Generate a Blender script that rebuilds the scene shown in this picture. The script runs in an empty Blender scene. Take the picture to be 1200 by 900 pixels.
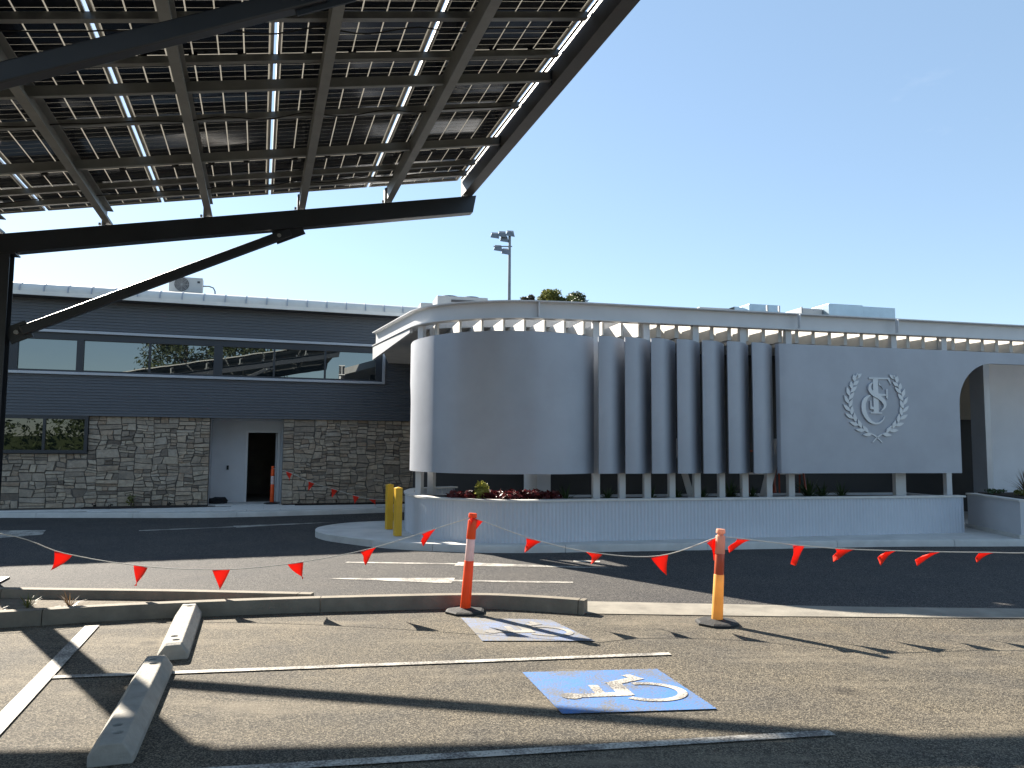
import bpy, bmesh, math, random
from mathutils import Vector, Matrix, noise
R = math.radians
rnd = random.Random(7)
S = bpy.context.scene
C = S.collection

# ------------------------------------------------------------------ camera
cam = bpy.data.cameras.new('camera'); cam.sensor_width = 36; cam.lens = 902 / 1200 * 36
cam.clip_start = 0.05; cam.clip_end = 3000
co = bpy.data.objects.new('camera', cam); C.objects.link(co); S.camera = co
PITCH, ROLL = math.atan(72 / 902), R(0.4)
co.matrix_world = (Matrix.Translation((0, 0, 1.75)) @ Matrix.Rotation(R(90) + PITCH, 4, 'X') @ Matrix.Rotation(ROLL, 4, 'Z'))

# ------------------------------------------------------------------ sky, sun, exposure
SUN_EL = R(30.5)
SUN_DIR = Vector((-0.665, 0.747, 0)).normalized()          # towards the sun, on the ground
w = bpy.data.worlds.new('World'); S.world = w; w.use_nodes = True
nt = w.node_tree; nt.nodes.clear()
sky = nt.nodes.new('ShaderNodeTexSky'); sky.sky_type = 'NISHITA'; sky.sun_disc = False
sky.sun_elevation = SUN_EL; sky.sun_rotation = math.atan2(SUN_DIR.x, SUN_DIR.y)
sky.altitude = 50; sky.air_density = 1.0; sky.dust_density = 0.2; sky.ozone_density = 1.5
bg = nt.nodes.new('ShaderNodeBackground'); bg.inputs[1].default_value = 0.060
wo = nt.nodes.new('ShaderNodeOutputWorld')
tc = nt.nodes.new('ShaderNodeTexCoord')
mp = nt.nodes.new('ShaderNodeMapping'); mp.inputs['Scale'].default_value = (1, 1, 2.6)
cn = nt.nodes.new('ShaderNodeTexNoise'); cn.inputs['Scale'].default_value = 3.1; cn.inputs['Detail'].default_value = 7; cn.inputs['Roughness'].default_value = .58
cr = nt.nodes.new('ShaderNodeValToRGB'); cr.color_ramp.elements[0].position = .66; cr.color_ramp.elements[1].position = .80
cr.color_ramp.elements[1].color = (.2, .2, .2, 1)
mx = nt.nodes.new('ShaderNodeMix'); mx.data_type = 'RGBA'; mx.inputs[7].default_value = (5.0, 5.3, 5.7, 1)
nt.links.new(tc.outputs['Generated'], mp.inputs[0]); nt.links.new(mp.outputs[0], cn.inputs['Vector'])
nt.links.new(cn.outputs[0], cr.inputs[0]); nt.links.new(cr.outputs[0], mx.inputs[0])
hz = nt.nodes.new('ShaderNodeMix'); hz.data_type = 'RGBA'; hz.inputs[0].default_value = .42; hz.inputs[7].default_value = (2.2, 3.2, 4.3, 1)   # even pale haze over the whole sky
nt.links.new(sky.outputs[0], hz.inputs[6]); nt.links.new(hz.outputs[2], mx.inputs[6]); nt.links.new(mx.outputs[2], bg.inputs[0]); nt.links.new(bg.outputs[0], wo.inputs[0])
sl = bpy.data.lights.new('sun', 'SUN'); sl.energy = 5.0; sl.angle = R(.53); sl.color = (1, .92, .80)
so = bpy.data.objects.new('sun', sl); C.objects.link(so); so.location = (-30, 35, 30)
sv = Vector((SUN_DIR.x * math.cos(SUN_EL), SUN_DIR.y * math.cos(SUN_EL), math.sin(SUN_EL)))
so.rotation_euler = sv.to_track_quat('Z', 'Y').to_euler()
S.view_settings.view_transform = 'Standard'; S.view_settings.look = 'None'
S.view_settings.exposure = 1.85; S.view_settings.gamma = 1; S.view_settings.use_curve_mapping = False

# ------------------------------------------------------------------ materials
def mat(name, base, rough=.6, var=.0, vscale=4., bump=0., bscale=60., metal=0., base2=None, stretch=None, spec=.5, island=None, coat=0.):
    m = bpy.data.materials.new(name); m.use_nodes = True
    n = m.node_tree.nodes; l = m.node_tree.links; p = n['Principled BSDF']
    p.inputs['Roughness'].default_value = rough; p.inputs['Metallic'].default_value = metal
    p.inputs['Specular IOR Level'].default_value = spec
    if coat: p.inputs['Coat Weight'].default_value = coat; p.inputs['Coat Roughness'].default_value = .12
    b2 = base2 or tuple(max(0, min(1, c * (1 - var))) for c in base)
    p.inputs['Base Color'].default_value = (*base, 1)
    t = n.new('ShaderNodeTexCoord'); vec = t.outputs['Object']
    if stretch:
        mp = n.new('ShaderNodeMapping'); mp.inputs['Scale'].default_value = stretch; l.new(vec, mp.inputs[0]); vec = mp.outputs[0]
    if var or base2:
        no = n.new('ShaderNodeTexNoise'); no.inputs['Scale'].default_value = vscale; no.inputs['Detail'].default_value = 8; no.inputs['Roughness'].default_value = .62
        l.new(vec, no.inputs['Vector'])
        r = n.new('ShaderNodeValToRGB'); r.color_ramp.elements[0].position = .32; r.color_ramp.elements[1].position = .68
        r.color_ramp.elements[0].color = (*b2, 1); r.color_ramp.elements[1].color = (*base, 1)
        l.new(no.outputs[0], r.inputs[0]); l.new(r.outputs[0], p.inputs['Base Color'])
    if bump:
        nb = n.new('ShaderNodeTexNoise'); nb.inputs['Scale'].default_value = bscale; nb.inputs['Detail'].default_value = 5
        l.new(vec, nb.inputs['Vector'])
        bp = n.new('ShaderNodeBump'); bp.inputs['Strength'].default_value = bump; bp.inputs['Distance'].default_value = .02
        l.new(nb.outputs[0], bp.inputs['Height']); l.new(bp.outputs[0], p.inputs['Normal'])
    return m

def asphalt(name, dark, mid, light, patch, grain=95., pale=None, pale_amt=0., spots=False):
    """aggregate speckle, large worn patches, fine relief"""
    m = bpy.data.materials.new(name); m.use_nodes = True
    n = m.node_tree.nodes; l = m.node_tree.links; p = n['Principled BSDF']
    p.inputs['Roughness'].default_value = .9; p.inputs['Specular IOR Level'].default_value = .25
    t = n.new('ShaderNodeTexCoord'); v = t.outputs['Object']
    vo = n.new('ShaderNodeTexVoronoi'); vo.inputs['Scale'].default_value = grain; l.new(v, vo.inputs['Vector'])
    rp = n.new('ShaderNodeValToRGB'); e = rp.color_ramp.elements
    e[0].position = .0; e[0].color = (*dark, 1); e[1].position = 1; e[1].color = (*light, 1)
    k = e.new(.55); k.color = (*mid, 1)
    sp = n.new('ShaderNodeSeparateColor'); l.new(vo.outputs['Color'], sp.inputs[0]); l.new(sp.outputs[0], rp.inputs[0])
    no = n.new('ShaderNodeTexNoise'); no.inputs['Scale'].default_value = .9; no.inputs['Detail'].default_value = 9; no.inputs['Roughness'].default_value = .68; l.new(v, no.inputs['Vector'])
    r2 = n.new('ShaderNodeValToRGB'); r2.color_ramp.elements[0].position = .35; r2.color_ramp.elements[1].position = .7
    r2.color_ramp.elements[0].color = (.78, .78, .80, 1); r2.color_ramp.elements[1].color = (*patch, 1)
    l.new(no.outputs[0], r2.inputs[0])
    mu = n.new('ShaderNodeMix'); mu.data_type = 'RGBA'; mu.blend_type = 'MULTIPLY'; mu.inputs[0].default_value = 1
    l.new(rp.outputs[0], mu.inputs[6]); l.new(r2.outputs[0], mu.inputs[7])
    out = mu.outputs[2]
    if pale:
        mp = n.new('ShaderNodeMapping'); mp.inputs['Scale'].default_value = (.35, 1.6, 1); l.new(v, mp.inputs[0])
        n3 = n.new('ShaderNodeTexNoise'); n3.inputs['Scale'].default_value = 1.1; n3.inputs['Detail'].default_value = 10; n3.inputs['Roughness'].default_value = .7; l.new(mp.outputs[0], n3.inputs['Vector'])
        r3 = n.new('ShaderNodeValToRGB'); r3.color_ramp.elements[0].position = .52; r3.color_ramp.elements[1].position = .72
        r3.color_ramp.elements[1].color = (pale_amt,) * 3 + (1,)
        l.new(n3.outputs[0], r3.inputs[0])
        m3 = n.new('ShaderNodeMix'); m3.data_type = 'RGBA'; m3.inputs[7].default_value = (*pale, 1)
        l.new(r3.outputs[0], m3.inputs[0]); l.new(out, m3.inputs[6]); out = m3.outputs[2]
    if spots:      # oil drips and dark stains
        v2 = n.new('ShaderNodeTexVoronoi'); v2.inputs['Scale'].default_value = 1.15; v2.inputs['Randomness'].default_value = 1
        wn = n.new('ShaderNodeTexNoise'); wn.inputs['Scale'].default_value = 7; wn.inputs['Detail'].default_value = 5; l.new(v, wn.inputs['Vector'])
        mixv = n.new('ShaderNodeMix'); mixv.data_type = 'VECTOR'; mixv.inputs[0].default_value = .06; l.new(v, mixv.inputs[4]); l.new(wn.outputs['Color'], mixv.inputs[5]); l.new(mixv.outputs[1], v2.inputs['Vector'])
        r4 = n.new('ShaderNodeValToRGB'); r4.color_ramp.elements[0].position = .05; r4.color_ramp.elements[1].position = .13
        r4.color_ramp.elements[0].color = (.55, .55, .56, 1); r4.color_ramp.elements[1].color = (1, 1, 1, 1); l.new(v2.outputs['Distance'], r4.inputs[0])
        m4 = n.new('ShaderNodeMix'); m4.data_type = 'RGBA'; m4.blend_type = 'MULTIPLY'; m4.inputs[0].default_value = 1; l.new(out, m4.inputs[6]); l.new(r4.outputs[0], m4.inputs[7]); out = m4.outputs[2]
    l.new(out, p.inputs['Base Color'])
    bp = n.new('ShaderNodeBump'); bp.inputs['Strength'].default_value = .55; bp.inputs['Distance'].default_value = .008
    l.new(vo.outputs['Distance'], bp.inputs['Height']); l.new(bp.outputs[0], p.inputs['Normal'])
    return m

def paint_mat(name, base, wear, under):
    """thin road paint, worn through to the aggregate below"""
    m = bpy.data.materials.new(name); m.use_nodes = True
    n = m.node_tree.nodes; l = m.node_tree.links; p = n['Principled BSDF']; p.inputs['Roughness'].default_value = .75
    t = n.new('ShaderNodeTexCoord'); v = t.outputs['Object']
    a = n.new('ShaderNodeTexNoise'); a.inputs['Scale'].default_value = 70; a.inputs['Detail'].default_value = 4; l.new(v, a.inputs['Vector'])
    b = n.new('ShaderNodeTexNoise'); b.inputs['Scale'].default_value = 3.5; b.inputs['Detail'].default_value = 8; l.new(v, b.inputs['Vector'])
    ad = n.new('ShaderNodeMath'); ad.operation = 'ADD'; l.new(a.outputs[0], ad.inputs[0]); l.new(b.outputs[0], ad.inputs[1])
    r = n.new('ShaderNodeValToRGB'); r.color_ramp.elements[0].position = wear; r.color_ramp.elements[1].position = min(1, wear + .16)
    hf = n.new('ShaderNodeMath'); hf.operation = 'MULTIPLY'; hf.inputs[1].default_value = .5; l.new(ad.outputs[0], hf.inputs[0])
    l.new(hf.outputs[0], r.inputs[0])
    mx = n.new('ShaderNodeMix'); mx.data_type = 'RGBA'; mx.inputs[6].default_value = (*under, 1); mx.inputs[7].default_value = (*base, 1)
    l.new(r.outputs[0], mx.inputs[0]); l.new(mx.outputs[2], p.inputs['Base Color'])
    bp = n.new('ShaderNodeBump'); bp.inputs['Strength'].default_value = .4; bp.inputs['Distance'].default_value = .006
    l.new(a.outputs[0], bp.inputs['Height']); l.new(bp.outputs[0], p.inputs['Normal'])
    return m

def stone_mat():
    m = bpy.data.materials.new('wall_stone'); m.use_nodes = True
    n = m.node_tree.nodes; l = m.node_tree.links; p = n['Principled BSDF']; p.inputs['Roughness'].default_value = .9
    oi = n.new('ShaderNodeObjectInfo'); ge = n.new('ShaderNodeNewGeometry')
    ad = n.new('ShaderNodeMath'); l.new(oi.outputs['Random'], ad.inputs[0]); l.new(ge.outputs['Random Per Island'], ad.inputs[1])
    fr = n.new('ShaderNodeMath'); fr.operation = 'FRACT'; l.new(ad.outputs[0], fr.inputs[0])
    r = n.new('ShaderNodeValToRGB'); e = r.color_ramp.elements
    e[0].position = 0; e[0].color = (.16, .14, .13, 1); e[1].position = 1; e[1].color = (.52, .47, .41, 1)
    for q, c in ((.06, (.26, .235, .215)), (.3, (.38, .345, .31)), (.5, (.45, .41, .36)), (.66, (.41, .385, .36)), (.8, (.48, .42, .36)), (.9, (.33, .27, .225))):
        k = e.new(q); k.color = (*c, 1)
    l.new(fr.outputs[0], r.inputs[0])
    t = n.new('ShaderNodeTexCoord'); no = n.new('ShaderNodeTexNoise'); no.inputs['Scale'].default_value = 9; no.inputs['Detail'].default_value = 9; no.inputs['Roughness'].default_value = .7
    l.new(t.outputs['Object'], no.inputs['Vector'])
    r2 = n.new('ShaderNodeValToRGB'); r2.color_ramp.elements[0].position = .3; r2.color_ramp.elements[1].position = .7
    r2.color_ramp.elements[0].color = (.58, .54, .48, 1); r2.color_ramp.elements[1].color = (1.10, 1.0, .86, 1)
    l.new(no.outputs[0], r2.inputs[0])
    mu = n.new('ShaderNodeMix'); mu.data_type = 'RGBA'; mu.blend_type = 'MULTIPLY'; mu.inputs[0].default_value = 1
    l.new(r.outputs[0], mu.inputs[6]); l.new(r2.outputs[0], mu.inputs[7]); l.new(mu.outputs[2], p.inputs['Base Color'])
    bp = n.new('ShaderNodeBump'); bp.inputs['Strength'].default_value = .7; bp.inputs['Distance'].default_value = .03
    l.new(no.outputs[0], bp.inputs['Height']); l.new(bp.outputs[0], p.inputs['Normal'])
    return m

def glass_mat(name, tint, refl):
    m = bpy.data.materials.new(name); m.use_nodes = True
    n = m.node_tree.nodes; l = m.node_tree.links; n.remove(n['Principled BSDF'])
    d = n.new('ShaderNodeBsdfDiffuse'); d.inputs[0].default_value = (*tint, 1)
    g = n.new('ShaderNodeBsdfGlossy'); g.inputs['Roughness'].default_value = .0; g.inputs[0].default_value = (.86, .93, .95, 1)
    lw = n.new('ShaderNodeLayerWeight'); lw.inputs[0].default_value = .35
    mr = n.new('ShaderNodeMapRange'); mr.inputs[3].default_value = refl; mr.inputs[4].default_value = 1
    l.new(lw.outputs['Fresnel'], mr.inputs[0])
    t = n.new('ShaderNodeTexCoord'); no = n.new('ShaderNodeTexNoise'); no.inputs['Scale'].default_value = .9; l.new(t.outputs['Object'], no.inputs['Vector'])
    bp = n.new('ShaderNodeBump'); bp.inputs['Strength'].default_value = .06; bp.inputs['Distance'].default_value = .02; l.new(no.outputs[0], bp.inputs['Height'])
    l.new(bp.outputs[0], g.inputs['Normal'])
    x = n.new('ShaderNodeMixShader'); l.new(mr.outputs[0], x.inputs[0]); l.new(d.outputs[0], x.inputs[1]); l.new(g.outputs[0], x.inputs[2])
    l.new(x.outputs[0], n['Material Output'].inputs[0])
    return m

def thin_mat(name, col, trans, rough=.6, var=.25, vs=3.):
    """thin sheet: diffuse front plus light coming through from behind (leaves, flags, panel glass)"""
    m = bpy.data.materials.new(name); m.use_nodes = True
    n = m.node_tree.nodes; l = m.node_tree.links; p = n['Principled BSDF']
    p.inputs['Roughness'].default_value = rough
    t = n.new('ShaderNodeTexCoord'); no = n.new('ShaderNodeTexNoise'); no.inputs['Scale'].default_value = vs; no.inputs['Detail'].default_value = 4; l.new(t.outputs['Object'], no.inputs['Vector'])
    r = n.new('ShaderNodeValToRGB'); r.color_ramp.elements[0].position = .35; r.color_ramp.elements[1].position = .65
    r.color_ramp.elements[0].color = (*[c * (1 - var) for c in col], 1); r.color_ramp.elements[1].color = (*col, 1)
    l.new(no.outputs[0], r.inputs[0]); l.new(r.outputs[0], p.inputs['Base Color'])
    tr = n.new('ShaderNodeBsdfTranslucent'); l.new(r.outputs[0], tr.inputs[0])
    x = n.new('ShaderNodeMixShader'); x.inputs[0].default_value = trans
    l.new(p.outputs[0], x.inputs[1]); l.new(tr.outputs[0], x.inputs[2]); l.new(x.outputs[0], n['Material Output'].inputs[0])
    return m

M = dict(
    ground=asphalt('parking_asphalt', (.024, .022, .019), (.084, .075, .060), (.235, .21, .165), (1.28, 1.20, 1.06), 130., (.235, .20, .148), .7, True),
    road=asphalt('road_asphalt', (.014, .015, .017), (.056, .053, .051), (.15, .14, .13), (1.1, 1.06, 1.0), 110.),
    concrete=mat('pale_concrete', (.58, .57, .54), .85, .22, 2.5, .25, 50),
    gutter=mat('gutter_concrete', (.27, .245, .20), .88, .38, 3.0, .3, 60),
    kerb=mat('kerb_concrete', (.22, .19, .145), .88, .35, 4.0, .3, 50),
    stopc=mat('wheel_stop_concrete', (.33, .31, .27), .85, .28, 7, .3, 40),
    paver=mat('pale_stone_paver', (.78, .76, .72), .8, .2, 5, .15, 40),
    soil=mat('dark_mulch', (.028, .020, .015), .95, .5, 25, 1., 40),
    drysoil=mat('dry_soil', (.16, .13, .09), .95, .5, 12, .8, 40),
    white_paint=paint_mat('white_road_paint', (.50, .47, .41), .43, (.11, .10, .09)),
    blue_paint=paint_mat('blue_road_paint', (.045, .16, .43), .40, (.12, .12, .12)),
    blue_faded=paint_mat('faded_blue_road_paint', (.13, .19, .34), .45, (.165, .15, .125)),
    white_faded=paint_mat('faded_white_road_paint', (.40, .37, .30), .47, (.19, .18, .17)),
    stone=stone_mat(),
    mortar=mat('dark_mortar', (.15, .138, .125), .95, .3, 20, .4, 60),
    clad=mat('charcoal_cladding', (.092, .104, .124), .42, .12, 1.5, 0, 1, stretch=(.2, 1, 6)),
    dark_frame=mat('dark_window_frame', (.022, .026, .034), .4),
    trim=mat('silver_trim', (.40, .42, .46), .35, .1, 3, metal=.35),
    glass=glass_mat('reflective_glass', (.012, .016, .018), .15),
    glass2=glass_mat('dark_glass', (.006, .010, .008), .045),
    roof=mat('pale_roof_sheet', (.70, .68, .63), .5, .14, 2.5, .05, 20),
    fascia=mat('white_fascia', (.78, .76, .71), .5, .12, 2),
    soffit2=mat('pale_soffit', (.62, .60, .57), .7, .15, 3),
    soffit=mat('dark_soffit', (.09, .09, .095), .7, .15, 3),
    render=mat('white_render', (.58, .59, .61), .8, .10, 1.2, .12, 120),
    white_steel=mat('white_steel', (.60, .605, .61), .42, .08, 2, .03, 30),
    slat=mat('white_slat', (.62, .60, .56), .5, .10, 3),
    screen=mat('silver_screen_coat', (.37, .395, .445), .5, .14, .9, .10, 220, metal=.38),
    emblem=mat('emblem_metal', (.54, .57, .61), .35, .08, 5, metal=.25),
    planter=mat('white_planter_cladding', (.55, .58, .63), .6, .08, 1.2, .05, 90),
    cap=mat('planter_cap', (.66, .64, .60), .7, .15, 4, .1, 60),
    backwall=mat('charcoal_wall', (.045, .047, .05), .7, .15, 2),
    beige=mat('beige_render', (.42, .37, .29), .8, .12, 2, .1, 90),
    inner=mat('room_interior', (.20, .17, .14), .8, .4, 1.5),
    steel=mat('black_painted_steel', (.018, .022, .030), .38, .25, 2, .04, 25),
    purlin=mat('galvanised_purlin', (.26, .27, .265), .5, .2, 3.5, .05, 20, metal=.3),
    edge=mat('edge_beam_steel', (.075, .072, .068), .5, .25, 3, .05, 20),
    rail=mat('aluminium_rail', (.29, .30, .295), .42, .2, 5, metal=.4),
    pframe=mat('panel_frame', (.42, .41, .38), .42, .15, 5, metal=.5),
    cell=mat('solar_cell', (.010, .014, .026), .16, .4, 1.3, .02, 3, spec=.6, coat=.3),
    pglass=thin_mat('panel_back_glass', (.62, .60, .55), .55, .35, .12),
    orange=thin_mat('orange_plastic', (.92, .11, .015), .22, .42, .12, 6),
    amber=thin_mat('amber_plastic', (.90, .55, .17), .45, .42, .18, 6),
    palepink=thin_mat('faded_pink_plastic', (.86, .50, .36), .42, .45, .15, 6),
    redband=thin_mat('red_reflective_band', (.55, .11, .05), .25, .3, .15, 8),
    whiteband=thin_mat('pale_reflective_band', (.80, .62, .60), .25, .3, .12, 8),
    rubber=mat('black_rubber', (.022, .022, .022), .8, .3, 9, .3, 50),
    yellow=mat('yellow_paint', (.72, .42, .02), .42, .12, 4, .05, 30),
    flag=thin_mat('red_flag_cloth', (.92, .045, .018), .35, .7, .1, 8),
    rope=mat('pale_rope', (.55, .52, .46), .8),
    acwhite=mat('aircon_casing', (.38, .40, .41), .45, .08, 3),
    acdark=mat('aircon_grille', (.06, .06, .065), .6),
    galv=mat('galvanised_duct', (.34, .43, .50), .3, .18, 2.5, metal=.6),
    galv2=mat('weathered_pole', (.22, .24, .26), .5, .2, 3, metal=.5),
    bark=mat('bark', (.12, .09, .065), .9, .4, 8, .5, 20),
    leaf=thin_mat('gum_leaf', (.075, .095, .035), .3, .5, .45, .8),
    leaf2=thin_mat('yellow_green_leaf', (.16, .17, .04), .3, .5, .4, .8),
    leaf3=thin_mat('bronze_leaf', (.085, .075, .04), .3, .5, .4, .8),
    shrub=thin_mat('shrub_leaf', (.05, .095, .03), .3, .45, .4, 6),
    redleaf=thin_mat('burgundy_leaf', (.14, .022, .025), .3, .45, .5, 9),
    varleaf=thin_mat('variegated_leaf', (.50, .50, .13), .35, .45, .35, 12),
    grassy=thin_mat('brown_grass_blade', (.16, .10, .05), .3, .5, .4, 6),
    bag=mat('black_fabric', (.010, .010, .012), .9, .3, 15, .4, 40),
    redsteel=mat('red_painted_steel', (.32, .06, .03), .5),
)

# ------------------------------------------------------------------ mesh helpers
class MB:
    def __init__(s): s.v = []; s.f = []
    def add(s, vs, fs):
        o = len(s.v); s.v += [tuple(p) for p in vs]; s.f += [tuple(i + o for i in f) for f in fs]; return s
    def box(s, x0, x1, y0, y1, z0, z1):
        return s.add([(x0, y0, z0), (x1, y0, z0), (x1, y1, z0), (x0, y1, z0), (x0, y0, z1), (x1, y0, z1), (x1, y1, z1), (x0, y1, z1)],
                     [(3, 2, 1, 0), (4, 5, 6, 7), (0, 1, 5, 4), (1, 2, 6, 5), (2, 3, 7, 6), (3, 0, 4, 7)])
    def hexa(s, b, t):
        return s.add(list(b) + list(t), [(3, 2, 1, 0), (4, 5, 6, 7), (0, 1, 5, 4), (1, 2, 6, 5), (2, 3, 7, 6), (3, 0, 4, 7)])
    def bar(s, a, b, wd, h, up=(0, 0, 1)):
        a, b = Vector(a), Vector(b); d = (b - a).normalized(); up = Vector(up); sd = d.cross(up).normalized(); uu = sd.cross(d).normalized()
        q = lambda p: [p - sd * wd / 2 - uu * h / 2, p + sd * wd / 2 - uu * h / 2, p + sd * wd / 2 + uu * h / 2, p - sd * wd / 2 + uu * h / 2]
        A, B = q(a), q(b)
        return s.add(A + B, [(0, 1, 2, 3), (7, 6, 5, 4), (0, 4, 5, 1), (1, 5, 6, 2), (2, 6, 7, 3), (3, 7, 4, 0)])
    def tube(s, pts, rad, seg=8, cap=True):
        pts = [Vector(p) for p in pts]; n = len(pts); rs = rad if isinstance(rad, (list, tuple)) else [rad] * n
        ref = Vector((0, 0, 1)); rings = []
        for i, p in enumerate(pts):
            d = (pts[min(i + 1, n - 1)] - pts[max(i - 1, 0)]).normalized()
            a = d.cross(ref)
            if a.length < .05: a = d.cross(Vector((1, 0, 0)))
            a.normalize(); b = d.cross(a)
            rings.append([p + (a * math.cos(t) + b * math.sin(t)) * rs[i] for t in [2 * math.pi * k / seg for k in range(seg)]])
        vs = [q for r in rings for q in r]; fs = []
        for i in range(n - 1):
            for k in range(seg):
                k2 = (k + 1) % seg; fs.append((i * seg + k, i * seg + k2, (i + 1) * seg + k2, (i + 1) * seg + k))
        if cap: fs += [tuple(range(seg))[::-1], tuple((n - 1) * seg + k for k in range(seg))]
        return s.add(vs, fs)
    def lathe(s, prof, seg=20, c=(0, 0, 0), rot=0.):
        n = len(prof); vs = []
        for r, z in prof:
            vs += [(c[0] + r * math.cos(2 * math.pi * k / seg + rot), c[1] + r * math.sin(2 * math.pi * k / seg + rot), c[2] + z) for k in range(seg)]
        fs = [(i * seg + k, i * seg + (k + 1) % seg, (i + 1) * seg + (k + 1) % seg, (i + 1) * seg + k) for i in range(n - 1) for k in range(seg)]
        fs += [tuple(range(seg))[::-1], tuple((n - 1) * seg + k for k in range(seg))]
        return s.add(vs, fs)
    def prism(s, poly, z0, z1):
        n = len(poly); vs = [(x, y, z0) for x, y in poly] + [(x, y, z1) for x, y in poly]
        return s.add(vs, [tuple(range(n))[::-1], tuple(range(n, 2 * n))] + [(i, (i + 1) % n, n + (i + 1) % n, n + i) for i in range(n)])
    def sheet(s, poly, z):
        return s.add([(x, y, z) for x, y in poly], [tuple(range(len(poly)))])
    def sweep(s, prof, path, cap=True, closed=True):
        """prof: (offset to the left of the path, height); path: xy points"""
        nn = normals(path); n = len(prof); vs = []
        for p, q in zip(path, nn): vs += [(p[0] + q[0] * a, p[1] + q[1] * a, z) for a, z in prof]
        fs = []
        for i in range(len(path) - 1):
            for k in range(n if closed else n - 1):
                k2 = (k + 1) % n; fs.append((i * n + k, (i + 1) * n + k, (i + 1) * n + k2, i * n + k2))
        if cap and closed: fs += [tuple(range(n)), tuple((len(path) - 1) * n + k for k in range(n))[::-1]]
        return s.add(vs, fs)
    def wall(s, path, zb, zt, th):
        """curved plate: path of its front face, thickness laid to the left; zb / zt per point"""
        n = len(path); zb = zb if isinstance(zb, (list, tuple)) else [zb] * n; zt = zt if isinstance(zt, (list, tuple)) else [zt] * n
        nn = normals(path); vs = []
        for i, p in enumerate(path):
            q = (p[0] + nn[i][0] * th, p[1] + nn[i][1] * th)
            vs += [(p[0], p[1], zb[i]), (p[0], p[1], zt[i]), (q[0], q[1], zt[i]), (q[0], q[1], zb[i])]
        fs = []
        for i in range(n - 1):
            for k in range(4):
                k2 = (k + 1) % 4; fs.append((i * 4 + k, (i + 1) * 4 + k, (i + 1) * 4 + k2, i * 4 + k2))
        fs += [(0, 1, 2, 3), tuple((n - 1) * 4 + k for k in (3, 2, 1, 0))]
        return s.add(vs, fs)
    def leaves(s, c, rad, n, size, r=None, flat=0.):
        r = r or rnd; c = Vector(c)
        for _ in range(n):
            while 1:
                d = Vector((r.uniform(-1, 1), r.uniform(-1, 1), r.uniform(-1, 1)))
                if d.length < 1: break
            p = c + Vector((d.x * rad[0], d.y * rad[1], d.z * rad[2]))
            a = Vector((r.uniform(-1, 1), r.uniform(-1, 1), r.uniform(-1, .6) * (1 - flat))).normalized()
            b = a.cross(Vector((r.uniform(-1, 1), r.uniform(-1, 1), r.uniform(-1, 1)))).normalized()
            L = size * r.uniform(.6, 1.35); W = L * r.uniform(.28, .5)
            s.add([p - a * L / 2, p + b * W / 2, p + a * L / 2, p - b * W / 2], [(0, 1, 2, 3)])
        return s
    def mesh(s, name, m=None, smooth=None):
        me = bpy.data.meshes.new(name); me.from_pydata(s.v, [], s.f); me.update()
        if m: me.materials.append(m)
        bm = bmesh.new(); bm.from_mesh(me); bmesh.ops.recalc_face_normals(bm, faces=bm.faces); bm.to_mesh(me); bm.free()
        if smooth:
            for p in me.polygons: p.use_smooth = True
            me.set_sharp_from_angle(angle=R(smooth))
        return me
    def build(s, name, m, parent=None, smooth=None, world=False, bevel=0.):
        if world and parent:
            inv = (Matrix.Translation(parent.location) @ Matrix.Rotation(parent.rotation_euler.z, 4, 'Z')).inverted()
            s.v = [tuple(inv @ Vector(p)) for p in s.v]
        return link(name, s.mesh(name, M[m] if isinstance(m, str) else m, smooth), parent, bevel)

def link(name, me, parent=None, bevel=0.):
    o = bpy.data.objects.new(name, me); C.objects.link(o); o.parent = parent
    if bevel:
        b = o.modifiers.new('bevel', 'BEVEL'); b.width = bevel; b.segments = 2; b.limit_method = 'ANGLE'; b.angle_limit = R(40)
    return o
def normals(path):
    out = []; n = len(path)
    for i in range(n):
        a = i; b = i
        while b < n - 1 and math.dist(path[a], path[b]) < 1e-6: b += 1
        a = max(i - 1, 0)
        while a > 0 and math.dist(path[a], path[b]) < 1e-6: a -= 1
        dx, dy = path[min(max(b, i + 1), n - 1)][0] - path[a][0], path[min(max(b, i + 1), n - 1)][1] - path[a][1]
        l = math.hypot(dx, dy) or 1; out.append((-dy / l, dx / l))
    return out
def spline(pts, step=.1):
    """Catmull-Rom through pts, resampled"""
    P = [Vector((*p, 0)) for p in pts]; P = [P[0] * 2 - P[1]] + P + [P[-1] * 2 - P[-2]]; out = []
    for i in range(1, len(P) - 2):
        n = max(2, int((P[i + 1] - P[i]).length / step))
        for k in range(n):
            t = k / n; a, b, c, d = P[i - 1:i + 3]
            q = .5 * ((2 * b) + (c - a) * t + (2 * a - 5 * b + 4 * c - d) * t * t + (3 * b - a - 3 * c + d) * t ** 3); out.append((q.x, q.y))
    out.append((P[-2].x, P[-2].y)); return out
def resample(path, step):
    out = [path[0]]; acc = 0
    for a, b in zip(path, path[1:]):
        d = math.dist(a, b); t = step - acc
        while t <= d + 1e-9 and d > 0:
            out.append((a[0] + (b[0] - a[0]) * t / d, a[1] + (b[1] - a[1]) * t / d)); t += step
        acc = d - (t - step)
    return out
def tag(o, label=None, cat=None, group=None, kind=None):
    if label: o['label'] = label
    if cat: o['category'] = cat
    if group: o['group'] = group
    if kind: o['kind'] = kind
    return o
def thing(name, label, cat, loc=(0, 0, 0), rz=0., group=None):
    o = bpy.data.objects.new(name, None); o.empty_display_size = .2; C.objects.link(o)
    o.location = loc; o.rotation_euler = (0, 0, rz); return tag(o, label, cat, group)
def copy_tree(o, parent=None):
    c = o.copy(); C.objects.link(c); c.parent = parent
    for ch in o.children: copy_tree(ch, c)
    return c
def structure(o): o['kind'] = 'structure'; return o

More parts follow.
